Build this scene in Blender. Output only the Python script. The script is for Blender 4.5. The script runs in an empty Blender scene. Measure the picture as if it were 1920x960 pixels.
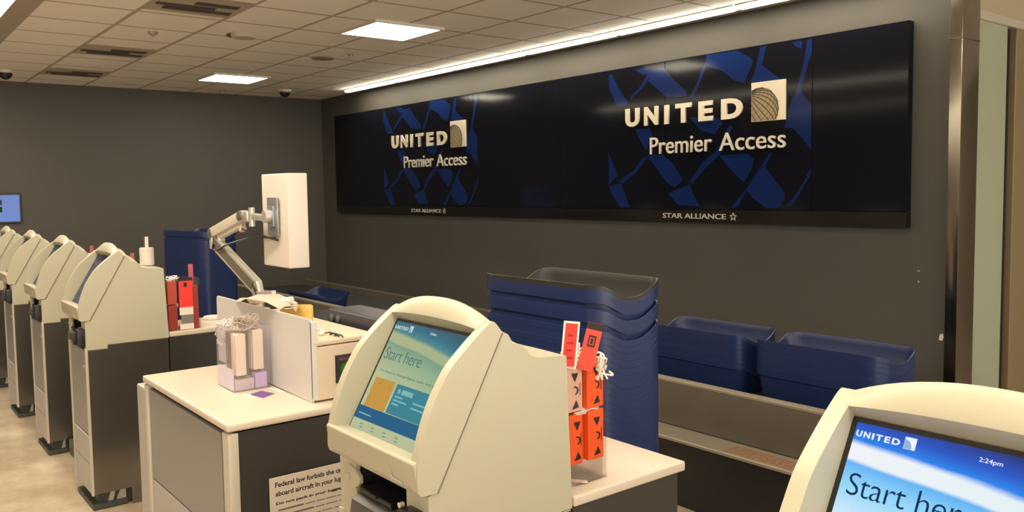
import bpy, bmesh, math, random
from mathutils import Vector, Matrix
random.seed(7)
S = bpy.context.scene
COL = S.collection
PI = math.pi

# ------------------------------------------------------------------ camera
cam_d = bpy.data.cameras.new('camera')
cam = bpy.data.objects.new('camera', cam_d)
COL.objects.link(cam)
yaw, pitch, roll = 0.900121325, -0.0683205877, -0.0145120669
cf = Vector((-math.sin(yaw) * math.cos(pitch), math.cos(yaw) * math.cos(pitch), math.sin(pitch)))
cr = Vector((math.cos(yaw), math.sin(yaw), 0)); cu = cr.cross(cf)
r2 = math.cos(roll) * cr + math.sin(roll) * cu
u2 = -math.sin(roll) * cr + math.cos(roll) * cu
cam.matrix_world = Matrix(((r2.x, u2.x, -cf.x, 0), (r2.y, u2.y, -cf.y, 0), (r2.z, u2.z, -cf.z, 1.65), (0, 0, 0, 1)))
cam_d.sensor_width = 36
cam_d.lens = 1576.277 * 36 / 1920
cam_d.shift_y = -(480 - 462.8) / 1920
cam_d.clip_start = 0.05
S.camera = cam

# ------------------------------------------------------------------ world, exposure, light levels
S.view_settings.view_transform = 'Standard'
S.view_settings.look = 'None'
S.view_settings.exposure = 1.05
S.view_settings.gamma = 1
S.view_settings.use_curve_mapping = False
W = bpy.data.worlds.new('world'); S.world = W; W.use_nodes = True
W.node_tree.nodes['Background'].inputs[0].default_value = (1.0, 0.93, 0.79, 1)
W.node_tree.nodes['Background'].inputs[1].default_value = 1.8
PANEL = 10.0
EK = 0.483       # keeps lit displays at their own brightness under the exposure      # emission of the square ceiling lights
STRIP = 20.0      # emission of the wall-side strip lights
TROUGH = 10.0     # emission of the long lights over the customer side
WARM = (1.0, 0.88, 0.67)

# ------------------------------------------------------------------ helpers
def lin(c):
    return tuple(((v / 255) / 12.92 if v / 255 <= 0.04045 else ((v / 255 + 0.055) / 1.055) ** 2.4) for v in c)
MATS = {}
def mat(name, rgb=(128, 128, 128), rough=0.5, metal=0.0, spec=0.5, noise=0.0, nscale=8, bump=0.0, bscale=200, emit=0, coat=0.0, linear=None):
    if name in MATS: return MATS[name]
    m = bpy.data.materials.new(name); m.use_nodes = True
    n, l = m.node_tree.nodes, m.node_tree.links
    b = n['Principled BSDF']
    c = linear or lin(rgb)
    b.inputs['Base Color'].default_value = (*c, 1)
    b.inputs['Roughness'].default_value = rough
    b.inputs['Metallic'].default_value = metal
    b.inputs['Specular IOR Level'].default_value = spec
    b.inputs['Coat Weight'].default_value = coat
    tc = n.new('ShaderNodeTexCoord')
    if noise > 0:
        t = n.new('ShaderNodeTexNoise'); t.inputs['Scale'].default_value = nscale; t.inputs['Detail'].default_value = 5
        l.new(tc.outputs['Object'], t.inputs['Vector'])
        r = n.new('ShaderNodeValToRGB')
        r.color_ramp.elements[0].position = 0.3; r.color_ramp.elements[1].position = 0.7
        r.color_ramp.elements[0].color = (*[v * (1 - noise) for v in c], 1)
        r.color_ramp.elements[1].color = (*[min(1, v * (1 + noise)) for v in c], 1)
        l.new(t.outputs['Fac'], r.inputs['Fac']); l.new(r.outputs['Color'], b.inputs['Base Color'])
    if bump > 0:
        t = n.new('ShaderNodeTexNoise'); t.inputs['Scale'].default_value = bscale
        l.new(tc.outputs['Object'], t.inputs['Vector'])
        bp = n.new('ShaderNodeBump'); bp.inputs['Strength'].default_value = bump; bp.inputs['Distance'].default_value = 0.002
        l.new(t.outputs['Fac'], bp.inputs['Height']); l.new(bp.outputs['Normal'], b.inputs['Normal'])
    if emit:
        b.inputs['Emission Color'].default_value = (*c, 1); b.inputs['Emission Strength'].default_value = emit
    MATS[name] = m
    return m
def emat(name, rgb, strength, linear=None):
    if name in MATS: return MATS[name]
    m = bpy.data.materials.new(name); m.use_nodes = True
    n, l = m.node_tree.nodes, m.node_tree.links
    n.remove(n['Principled BSDF'])
    e = n.new('ShaderNodeEmission'); e.inputs[0].default_value = (*(linear or lin(rgb)), 1); e.inputs[1].default_value = strength * (EK if linear is None else 1)
    l.new(e.outputs[0], n['Material Output'].inputs[0]); MATS[name] = m
    return m

def B(): return bmesh.new()
def box(bm, x0, x1, y0, y1, z0, z1, bev=0.0, seg=2, mx=None):
    t = bmesh.new()
    v = [t.verts.new((x, y, z)) for x in (x0, x1) for y in (y0, y1) for z in (z0, z1)]
    for f in ((0, 1, 3, 2), (4, 6, 7, 5), (0, 4, 5, 1), (2, 3, 7, 6), (0, 2, 6, 4), (1, 5, 7, 3)): t.faces.new([v[i] for i in f])
    if bev > 0: bmesh.ops.bevel(t, geom=list(t.edges), offset=bev, segments=seg, affect='EDGES', profile=0.6)
    join(bm, t, mx)
def join(bm, t, mx=None):
    if mx is not None: bmesh.ops.transform(t, matrix=mx, verts=t.verts)
    me = bpy.data.meshes.new('tmp'); t.to_mesh(me); t.free(); bm.from_mesh(me); bpy.data.meshes.remove(me)
def cyl(bm, p0, p1, r0, r1=None, seg=20, bev=0.0):
    r1 = r0 if r1 is None else r1
    p0, p1 = Vector(p0), Vector(p1); d = p1 - p0
    t = bmesh.new()
    bmesh.ops.create_cone(t, cap_ends=True, segments=seg, radius1=r0, radius2=r1, depth=d.length)
    if bev > 0:
        es = [e for e in t.edges if abs(e.verts[0].co.z - e.verts[1].co.z) < 1e-6]
        bmesh.ops.bevel(t, geom=es, offset=bev, segments=2, affect='EDGES')
    q = Vector((0, 0, 1)).rotation_difference(d.normalized())
    join(bm, t, Matrix.Translation((p0 + p1) / 2) @ q.to_matrix().to_4x4())
def prism(bm, pts, a0, a1, axis='x', mx=None, bev=0.0):
    """extrude a 2D outline; axis x: pts are (y,z); axis y: pts are (x,z); axis z: pts are (x,y)"""
    t = bmesh.new()
    def P(p, a): return {'x': (a, p[0], p[1]), 'y': (p[0], a, p[1]), 'z': (p[0], p[1], a)}[axis]
    A = [t.verts.new(P(p, a0)) for p in pts]; Bv = [t.verts.new(P(p, a1)) for p in pts]
    t.faces.new(A); t.faces.new(Bv[::-1])
    for i in range(len(pts)):
        j = (i + 1) % len(pts); t.faces.new((A[j], A[i], Bv[i], Bv[j]))
    bmesh.ops.recalc_face_normals(t, faces=t.faces)
    if bev > 0: bmesh.ops.bevel(t, geom=list(t.edges), offset=bev, segments=2, affect='EDGES', profile=0.6)
    join(bm, t, mx)
def tube(bm, pts, r, seg=8):
    pts = [Vector(p) for p in pts]
    rings = []
    t = bmesh.new()
    up = Vector((0.13, 0.21, 0.97)).normalized()
    for i, p in enumerate(pts):
        d = (pts[min(i + 1, len(pts) - 1)] - pts[max(i - 1, 0)]).normalized()
        a = d.cross(up)
        if a.length < 0.05: a = d.cross(Vector((1, 0, 0)))
        a.normalize(); b = d.cross(a).normalized()
        rings.append([t.verts.new(p + r * (math.cos(2 * PI * k / seg) * a + math.sin(2 * PI * k / seg) * b)) for k in range(seg)])
    for q in range(len(rings) - 1):
        for k in range(seg):
            t.faces.new((rings[q][k], rings[q][(k + 1) % seg], rings[q + 1][(k + 1) % seg], rings[q + 1][k]))
    t.faces.new(rings[0][::-1]); t.faces.new(rings[-1])
    join(bm, t)
def smooth_curve(pts, n=6):
    pts = [Vector(p) for p in pts]; out = []
    for i in range(len(pts) - 1):
        p0 = pts[max(i - 1, 0)]; p1 = pts[i]; p2 = pts[i + 1]; p3 = pts[min(i + 2, len(pts) - 1)]
        for k in range(n):
            t = k / n
            out.append(0.5 * ((2 * p1) + (p2 - p0) * t + (2 * p0 - 5 * p1 + 4 * p2 - p3) * t * t + (3 * p1 - p0 - 3 * p2 + p3) * t ** 3))
    out.append(pts[-1]); return out
def obj(name, bm, m, parent=None, smooth=False, angle=35, mx=None):
    bmesh.ops.recalc_face_normals(bm, faces=bm.faces)
    me = bpy.data.meshes.new(name); bm.to_mesh(me); bm.free()
    for k in (m if isinstance(m, (list, tuple)) else [m]): me.materials.append(k)
    if smooth:
        me.polygons.foreach_set('use_smooth', [True] * len(me.polygons))
        try: me.set_sharp_from_angle(angle=math.radians(angle))
        except Exception: pass
    o = bpy.data.objects.new(name, me); COL.objects.link(o)
    if parent: o.parent = parent
    if mx is not None: o.matrix_local = mx
    return o
def tag(o, label, cat, group=None, kind=None):
    o['label'] = label; o['category'] = cat
    if group: o['group'] = group
    if kind: o['kind'] = kind
    return o
def thing(name, label, cat, loc=(0, 0, 0), rz=0, group=None):
    o = bpy.data.objects.new(name, None); o.empty_display_size = 0.1; COL.objects.link(o)
    o.location = loc; o.rotation_euler = (0, 0, rz)
    return tag(o, label, cat, group)
def struct(name, bm, m, **k):
    o = obj(name, bm, m, **k); o['kind'] = 'structure'; return o
def copy_tree(o, parent=None):
    c = o.copy(); COL.objects.link(c); c.parent = parent
    for ch in list(o.children): copy_tree(ch, c)
    return c

def text_bm(s, width=None, height=None, depth=0.001, bold=0.0, spacing=1.0):
    """lettering in the xy plane, lower-left at 0,0, scaled so that the whole text is width wide and height tall"""
    cu_ = bpy.data.curves.new('lettering', 'FONT'); cu_.body = s; cu_.size = 1; cu_.offset = bold
    cu_.space_character = spacing; cu_.resolution_u = 4
    cu_.extrude = 0.05
    o = bpy.data.objects.new('lettering', cu_); COL.objects.link(o)
    bpy.context.view_layer.update()
    dg = bpy.context.evaluated_depsgraph_get()
    me = bpy.data.meshes.new_from_object(o.evaluated_get(dg))
    bm = bmesh.new(); bm.from_mesh(me)
    bpy.data.objects.remove(o); bpy.data.curves.remove(cu_); bpy.data.meshes.remove(me)
    xs = [v.co.x for v in bm.verts]; ys = [v.co.y for v in bm.verts]
    x0, x1, y0, y1 = min(xs), max(xs), min(ys), max(ys)
    sx = width / (x1 - x0) if width else None; sy = height / (y1 - y0) if height else None
    sx = sx or sy; sy = sy or sx
    for v in bm.verts: v.co = Vector(((v.co.x - x0) * sx, (v.co.y - y0) * sy, (v.co.z + 0.05) / 0.1 * depth))
    return bm
def basis(origin, U, V):
    U = Vector(U).normalized(); V = Vector(V).normalized(); N = U.cross(V)
    return Matrix(((U.x, V.x, N.x, origin[0]), (U.y, V.y, N.y, origin[1]), (U.z, V.z, N.z, origin[2]), (0, 0, 0, 1)))
def put_text(bm, s, mx, x, y, width=None, height=None, depth=0.001, bold=0.0, spacing=1.0):
    join(bm, text_bm(s, width, height, depth, bold, spacing), mx @ Matrix.Translation((x, y, 0)))
def flat(bm, pts, mx=None, z=0, th=0.0006):
    t = bmesh.new()
    A = [t.verts.new((p[0], p[1], z)) for p in pts]; C2 = [t.verts.new((p[0], p[1], z + th)) for p in pts]
    t.faces.new(A[::-1]); t.faces.new(C2)
    for i in range(len(pts)):
        j = (i + 1) % len(pts); t.faces.new((A[i], A[j], C2[j], C2[i]))
    bmesh.ops.recalc_face_normals(t, faces=t.faces)
    join(bm, t, mx)

# ------------------------------------------------------------------ materials
M_wall = mat('wall_paint', rough=0.62, linear=(0.073, 0.067, 0.059), noise=0.04, nscale=2, bump=0.1)
M_beige = mat('kiosk_plastic', rough=0.42, linear=(0.445, 0.415, 0.315), bump=0.06, bscale=400)
M_white = mat('white_plastic', rough=0.4, linear=(0.62, 0.56, 0.50))
M_steel = mat('brushed_steel', rough=0.2, metal=0.85, linear=(0.25, 0.225, 0.20), noise=0.06, nscale=3)
M_steel_lt = mat('light_steel', rough=0.38, metal=0.5, linear=(0.52, 0.48, 0.45), noise=0.04, nscale=3)
M_column = mat('polished_column_steel', rough=0.2, metal=1.0, linear=(0.36, 0.33, 0.28))
M_dark = mat('dark_laminate', rough=0.38, linear=(0.035, 0.030, 0.026))
M_black = mat('black_plastic', rough=0.35, linear=(0.010, 0.010, 0.011))
M_gap = mat('black_gap', rough=0.8, linear=(0.005, 0.005, 0.005))
M_grey = mat('grey_plastic', rough=0.4, linear=(0.06, 0.058, 0.055))
M_top = mat('worktop_laminate', rough=0.30, linear=(0.60, 0.52, 0.43), noise=0.03, nscale=4)
M_panel = mat('grey_metal_panel', rough=0.42, metal=0.25, linear=(0.27, 0.262, 0.255), noise=0.03, nscale=2)
M_panel_lt = mat('light_metal_panel', rough=0.45, metal=0.2, linear=(0.43, 0.405, 0.395), noise=0.03, nscale=2)
M_trim = mat('beige_metal_trim', rough=0.4, metal=0.2, linear=(0.52, 0.47, 0.38))
M_tub = mat('navy_tub_plastic', rough=0.36, linear=(0.011, 0.023, 0.092), noise=0.10, nscale=5)
M_tubblack = mat('black_tub_plastic', rough=0.42, linear=(0.022, 0.021, 0.020))
M_conv = mat('conveyor_metal', rough=0.42, metal=0.35, linear=(0.15, 0.13, 0.105), noise=0.08, nscale=3)
M_belt = mat('belt_rubber', rough=0.7, linear=(0.015, 0.015, 0.016))
M_orange = mat('orange_tag_card', rough=0.5, linear=(0.95, 0.115, 0.010), noise=0.05, nscale=30)
M_red = mat('red_tag_card', rough=0.5, linear=(0.80, 0.035, 0.025))
M_ink = mat('black_ink', rough=0.6, linear=(0.012, 0.010, 0.010))
M_paper = mat('white_paper', rough=0.6, linear=(0.78, 0.70, 0.62))
M_string = mat('white_elastic', rough=0.7, linear=(0.85, 0.80, 0.75))
M_yellow = mat('yellow_card', rough=0.5, linear=(0.92, 0.60, 0.17))
M_purple = mat('purple_card', rough=0.5, linear=(0.16, 0.08, 0.28))
M_lilac = mat('lilac_card', rough=0.5, linear=(0.55, 0.42, 0.72))
M_slate = mat('slate_plastic', rough=0.45, linear=(0.028, 0.031, 0.043))
M_silver = mat('silver_metal', rough=0.38, metal=0.75, linear=(0.62, 0.60, 0.56))
M_gold = mat('satin_sign_letter', rough=0.28, metal=0.35, linear=(0.92, 0.84, 0.68))
M_globe = mat('sign_globe_shade', rough=0.35, metal=0.4, linear=(0.42, 0.34, 0.22))
M_globeline = mat('sign_globe_line', rough=0.5, linear=(0.09, 0.06, 0.035))

def floor_mat():
    m = bpy.data.materials.new('polished_terrazzo'); m.use_nodes = True
    n, l = m.node_tree.nodes, m.node_tree.links; b = n['Principled BSDF']
    tc = n.new('ShaderNodeTexCoord')
    a = n.new('ShaderNodeTexNoise'); a.inputs['Scale'].default_value = 2.2; a.inputs['Detail'].default_value = 9; a.inputs['Roughness'].default_value = 0.65
    l.new(tc.outputs['Object'], a.inputs['Vector'])
    r = n.new('ShaderNodeValToRGB'); cr_ = r.color_ramp
    cr_.elements[0].position = 0.32; cr_.elements[0].color = (0.32, 0.24, 0.165, 1)
    cr_.elements[1].position = 0.66; cr_.elements[1].color = (0.56, 0.47, 0.36, 1)
    l.new(a.outputs['Fac'], r.inputs['Fac']); l.new(r.outputs['Color'], b.inputs['Base Color'])
    b.inputs['Roughness'].default_value = 0.16
    return m
def ceiling_mat():
    m = bpy.data.materials.new('ceiling_tiles'); m.use_nodes = True
    n, l = m.node_tree.nodes, m.node_tree.links; b = n['Principled BSDF']
    tc = n.new('ShaderNodeTexCoord'); sx = n.new('ShaderNodeSeparateXYZ'); l.new(tc.outputs['Object'], sx.inputs[0])
    def line(sock, off, step):
        a = n.new('ShaderNodeMath'); a.operation = 'SUBTRACT'; l.new(sock, a.inputs[0]); a.inputs[1].default_value = off
        d = n.new('ShaderNodeMath'); d.operation = 'PINGPONG'; l.new(a.outputs[0], d.inputs[0]); d.inputs[1].default_value = step / 2
        c = n.new('ShaderNodeMath'); c.operation = 'LESS_THAN'; l.new(d.outputs[0], c.inputs[0]); c.inputs[1].default_value = 0.016
        return c.outputs[0]
    x = line(sx.outputs['X'], -5.085, 0.60); y = line(sx.outputs['Y'], 1.675, 0.597)
    mx_ = n.new('ShaderNodeMath'); mx_.operation = 'MAXIMUM'; l.new(x, mx_.inputs[0]); l.new(y, mx_.inputs[1])
    t = n.new('ShaderNodeTexNoise'); t.inputs['Scale'].default_value = 60; l.new(tc.outputs['Object'], t.inputs['Vector'])
    c1 = n.new('ShaderNodeMixRGB'); l.new(t.outputs['Fac'], c1.inputs[0])
    c1.inputs[1].default_value = (0.84, 0.79, 0.72, 1); c1.inputs[2].default_value = (0.90, 0.85, 0.78, 1)
    c2 = n.new('ShaderNodeMixRGB'); l.new(mx_.outputs[0], c2.inputs[0]); l.new(c1.outputs[0], c2.inputs[1])
    c2.inputs[2].default_value = (0.46, 0.39, 0.31, 1)
    l.new(c2.outputs[0], b.inputs['Base Color']); b.inputs['Roughness'].default_value = 0.8
    return m
def sign_mat():
    m = bpy.data.materials.new('glossy_sign_panel'); m.use_nodes = True
    b = m.node_tree.nodes['Principled BSDF']
    b.inputs['Base Color'].default_value = (0.006, 0.0065, 0.011, 1); b.inputs['Roughness'].default_value = 0.09
    b.inputs['Specular IOR Level'].default_value = 0.16
    return m
def clear_mat(name, tint, gloss=0.12, haze=0.0, hazecol=(0.8, 0.75, 0.9)):
    m = bpy.data.materials.new(name); m.use_nodes = True
    n, l = m.node_tree.nodes, m.node_tree.links; n.remove(n['Principled BSDF'])
    t = n.new('ShaderNodeBsdfTransparent'); t.inputs[0].default_value = (*tint, 1)
    g = n.new('ShaderNodeBsdfGlossy'); g.inputs['Roughness'].default_value = 0.05
    lw = n.new('ShaderNodeLayerWeight'); lw.inputs[0].default_value = 0.5
    pw = n.new('ShaderNodeMath'); pw.operation = 'POWER'; l.new(lw.outputs['Facing'], pw.inputs[0]); pw.inputs[1].default_value = 5
    fr = n.new('ShaderNodeMath'); fr.operation = 'MULTIPLY_ADD'; l.new(pw.outputs[0], fr.inputs[0]); fr.inputs[1].default_value = 0.5; fr.inputs[2].default_value = 0.03
    mx_ = n.new('ShaderNodeMixShader'); l.new(fr.outputs[0], mx_.inputs[0]); l.new(t.outputs[0], mx_.inputs[1]); l.new(g.outputs[0], mx_.inputs[2])
    out = mx_.outputs[0]
    if haze:
        d = n.new('ShaderNodeBsdfDiffuse'); d.inputs[0].default_value = (*hazecol, 1)
        m2 = n.new('ShaderNodeMixShader'); m2.inputs[0].default_value = haze
        l.new(out, m2.inputs[1]); l.new(d.outputs[0], m2.inputs[2]); out = m2.outputs[0]
    l.new(out, n['Material Output'].inputs[0]); return m
M_clear = clear_mat('clear_acrylic', (0.95, 0.93, 0.92))
M_lilacclear = clear_mat('lilac_acrylic', (0.97, 0.96, 0.98), haze=0.05, hazecol=(0.90, 0.87, 0.91))
M_frost = mat('frosted_glass', rough=0.30, linear=(0.36, 0.38, 0.27), noise=0.03, nscale=1)

# ------------------------------------------------------------------ the setting
XL, YW, ZC = -10.87, 5.28, 2.93
bm = B(); box(bm, XL, 5.0, -5.0, YW + 4, -0.1, 0); struct('floor', bm, floor_mat())
bm = B(); box(bm, XL, 5.0, -5.0, YW + 4, ZC, ZC + 0.1); struct('ceiling', bm, ceiling_mat())
bm = B(); box(bm, XL - 0.12, XL, -5.0, YW + 0.12, 0, ZC); struct('wall_left', bm, M_wall)
bm = B(); box(bm, XL, -2.338, YW, YW + 0.12, 0, ZC); struct('wall_back', bm, M_wall)
M_far = mat('far_wall_paint', rough=0.7, linear=(0.22, 0.18, 0.13))
bm = B(); box(bm, -2.4, 5.12, YW + 4, YW + 4.12, 0, ZC); struct('wall_passage', bm, M_far)
bm = B(); box(bm, XL - 0.12, 5.12, -5.12, -5.0, 0, ZC); struct('wall_front', bm, mat('front_wall_paint', rough=0.7, linear=(0.24, 0.21, 0.18)))
# passage beside the sign wall: header, frosted pane, black gap, metal jamb
bm = B(); box(bm, -2.36, -2.285, 5.43, 9.28, 2.69, ZC); struct('wall_header', bm, mat('header_paint', rough=0.6, linear=(0.42, 0.34, 0.22)))
bm = B(); box(bm, -2.36, -2.262, 5.43, 9.28, 2.635, 2.69, 0.004); struct('trim_1', bm, M_trim)
bm = B(); box(bm, -2.30, -2.28, 5.43, 5.86, 0, 2.635); struct('window_1', bm, M_frost)
bm = B(); box(bm, -2.36, -2.31, 5.86, 5.975, 0, 2.635); struct('trim_2', bm, M_gap)
bm = B(); box(bm, -2.36, -2.268, 5.975, 6.35, 0, 2.635, 0.004); struct('trim_3', bm, mat('door_jamb_metal', rough=0.35, metal=0.4, linear=(0.34, 0.26, 0.15)))
bm = B(); box(bm, -2.36, -2.30, 6.35, 9.28, 0, 2.635); struct('wall_passage_side', bm, M_far)
bm = B(); box(bm, -2.338, -2.267, 5.20, 5.43, 0, ZC, 0.004); box(bm, -2.345, -2.263, 5.195, 5.43, 2.50, 2.508)
tag(obj('steel_column', bm, M_column, smooth=True), 'narrow polished steel column at the right end of the sign wall', 'column')
# screw marks and a dab on the wall
for z, w in ((1.10, 'upper'), (1.032, 'lower')):
    bm = B(); cyl(bm, (-2.537, YW - 0.002, z), (-2.537, YW, z), 0.006)
    tag(obj('wall_screw', bm, M_silver), '%s of two tiny screw marks on the wall above the conveyor tubs' % w, 'screw', 'wall screws')
bm = B(); prism(bm, [(-2.405, 0.68), (-2.385, 0.675), (-2.375, 0.70), (-2.382, 0.722), (-2.398, 0.715)], YW - 0.003, YW, 'y')
tag(obj('wall_patch', bm, M_paper), 'small white chip on the wall beside the steel column', 'mark')

# ------------------------------------------------------------------ ceiling fixtures
def panel_light(x0, y0, label):
    t = thing('ceiling_light', label, 'ceiling light', (x0 + 0.3, y0 + 0.3, ZC), group='square ceiling lights')
    bm = B()
    for a in ((-0.31, 0.31, -0.31, -0.285), (-0.31, 0.31, 0.285, 0.31), (-0.31, -0.285, -0.285, 0.285), (0.285, 0.31, -0.285, 0.285)): box(bm, *a, -0.02, 0)
    obj('frame', bm, M_white, t)
    bm = B(); box(bm, -0.285, 0.285, -0.285, 0.285, -0.014, -0.004); obj('diffuser', bm, emat('panel_glow', None, PANEL, WARM), t)
    return t
panel_light(-6.2, 3.18, 'bright square ceiling light nearer the camera, above the signs')
panel_light(-9.6, 3.16, 'smaller looking square ceiling light nearest the far left wall')
panel_light(-2.3, 3.18, 'unseen square ceiling light kept for its light above the nearest kiosks')  # out of view; row continued at its spacing to light the room
panel_light(1.3, 3.18, 'unseen square ceiling light kept for its light, far right beyond the column')  # likewise out of view, kept for the light it gives
for i in range(7):
    t = thing('strip_light', 'warm white strip light along the sign wall, %s' % ('farthest one by the corner', 'second from the corner', 'third from the corner', 'fourth from the corner', 'fifth from the corner', 'above the right hand sign lettering', 'nearest one at the right end')[i], 'strip light',
              (-9.67 + 1.187 * i + (0 if i else 0), 5.0, ZC), group='strip lights above the sign')
    L = 1.165 if i < 6 else 0.2
    if i == 6: t.location.x = -2.548
    bm = B(); box(bm, 0, L, 0.073, 0.10, -0.030, 0, 0.004); box(bm, 0, L, 0, 0.075, -0.012, 0); obj('housing', bm, M_steel_lt, t)
    bm = B(); box(bm, 0.02, L - 0.02, 0.010, 0.070, -0.034, -0.013, 0.006); obj('diffuser', bm, emat('strip_glow', None, STRIP, WARM), t)
def trough(x0, x1, y0, y1, label):
    t = thing('linear_ceiling_light', label, 'ceiling light', ((x0 + x1) / 2, (y0 + y1) / 2, ZC), group='long ceiling lights over the customer side')
    hx, hy = (x1 - x0) / 2, (y1 - y0) / 2
    bm = B()
    for a in ((-hx, hx, -hy, -hy + 0.15), (-hx, hx, hy - 0.15, hy), (-hx, -hx + 0.1, -hy + 0.15, hy - 0.15), (hx - 0.1, hx, -hy + 0.15, hy - 0.15)): box(bm, *a, -0.03, 0)
    obj('frame', bm, mat('light_frame', rough=0.6, linear=(0.38, 0.32, 0.27)), t)
    bm = B(); box(bm, -hx + 0.1, hx - 0.1, -hy + 0.15, hy - 0.15, -0.012, -0.002); obj('diffuser', bm, emat('trough_glow', None, TROUGH, WARM), t)
trough(-10.0, 1.5, 0.45, 1.08, 'long ceiling light at the top left corner of the photo')
trough(-9.0, 3.0, -2.6, -2.0, 'long ceiling light added unseen behind the camera as fill')  # added fill lamp; brightens the floor and, by bounce, the ceiling
def vent(x, y, label):
    t = thing('ceiling_vent', label, 'air vent', (x, y, ZC), group='slotted ceiling vents')
    bm = B(); box(bm, -0.29, 0.29, -0.29, 0.29, -0.006, 0); obj('frame', bm, mat('vent_frame', rough=0.7, linear=(0.44, 0.38, 0.31)), t)
    for k, (a, b, c, d) in enumerate(((-0.17, -0.09, -0.20, 0.26), (-0.06, 0.0, -0.27, 0.12), (0.05, 0.13, -0.05, 0.24))):
        bm = B(); box(bm, a, b, c, d, -0.010, -0.0055); box(bm, a + 0.012, a + 0.02, c, d, -0.016, -0.0095)
        obj('slot', bm, mat('vent_slot', rough=0.7, linear=(0.07, 0.055, 0.04)), t)
vent(-5.87, 1.97, 'slotted air vent in the ceiling nearest the camera')
vent(-8.13, 1.97, 'slotted air vent between two others in the ceiling')
vent(-9.75, 1.97, 'slotted air vent closest to the left wall')
bm = B(); cyl(bm, (-6.71, 2.60, ZC - 0.035), (-6.71, 2.60, ZC), 0.09, 0.115, 28); t = obj('ceiling_speaker', bm, mat('speaker_white', rough=0.7, linear=(0.5, 0.44, 0.36)), smooth=True)
tag(t, 'round white ceiling diffuser with a dark rear edge', 'ceiling fitting')
bm = B(); cyl(bm, (-6.76, 2.60, ZC - 0.012), (-6.76, 2.60, ZC - 0.001), 0.12, 0.12, 28); obj('ring', bm, mat('speaker_dark_ring', rough=0.8, linear=(0.12, 0.10, 0.07)), t)  # dark disc set off to one side, showing as the rear edge
bm = B(); cyl(bm, (-7.50, 3.67, ZC - 0.01), (-7.50, 3.67, ZC), 0.10, 0.11, 24); tag(obj('ceiling_disc', bm, mat('tan_disc', rough=0.7, linear=(0.26, 0.21, 0.15))), 'small flat tan disc in the ceiling left of the bright square light', 'ceiling fitting')
def dome(x, y, label):
    t = thing('dome_camera', label, 'security camera', (x, y, ZC), group='dome cameras')
    bm = B(); cyl(bm, (0, 0, -0.03), (0, 0, 0), 0.075, 0.08, 24); obj('mount', bm, M_white, t, smooth=True)
    s = bmesh.new(); bmesh.ops.create_uvsphere(s, u_segments=20, v_segments=12, radius=0.065)
    bmesh.ops.translate(s, verts=s.verts, vec=(0, 0, -0.03)); obj('dome', s, M_black, t, smooth=True, angle=80)
dome(-9.95, 1.36, 'black dome camera on the ceiling at the far left')
dome(-10.05, 4.39, 'black dome camera on the ceiling near the wall corner')
for x, y, l in ((-7.03, 1.99, 'tiny sprinkler head between two ceiling vents'), (-7.10, 3.76, 'tiny sprinkler head near the tan ceiling disc'), (-10.45, 3.75, 'tiny sprinkler head near the far left wall')):
    bm = B(); cyl(bm, (x, y, ZC - 0.02), (x, y, ZC), 0.028, 0.04, 16); cyl(bm, (x, y, ZC - 0.035), (x, y, ZC - 0.02), 0.01); tag(obj('sprinkler_head', bm, M_globe), l, 'sprinkler', 'sprinkler heads')

# ------------------------------------------------------------------ the sign
sx0, sx1, sz0, sz1, sy = -10.378, -2.594, 1.376, 2.658, 5.22
sign = thing('wall_sign', 'long glossy black and blue airline sign spanning the wall', 'sign', ((sx0 + sx1) / 2, YW, sz0))
OX, OY, OZ = (sx0 + sx1) / 2, YW, sz0
SM = sign_mat()
seams = [sx0, -9.73, -8.42, -7.106, -5.84, -4.571, -3.257, sx1]
for a, b in zip(seams[:-1], seams[1:]):
    bm = B(); box(bm, a + 0.0015 - OX, b - 0.0015 - OX, sy - OY, 0.0, 0.096, sz1 - OZ, 0.0015)
    obj('panel', bm, SM, sign)
bm = B(); box(bm, sx0 - OX, sx1 - OX, sy - OY + 0.001, 0.0, 0, 0.094); obj('lower_strip', bm, mat('sign_strip', rough=0.2, linear=(0.006, 0.005, 0.005)), sign)
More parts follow.
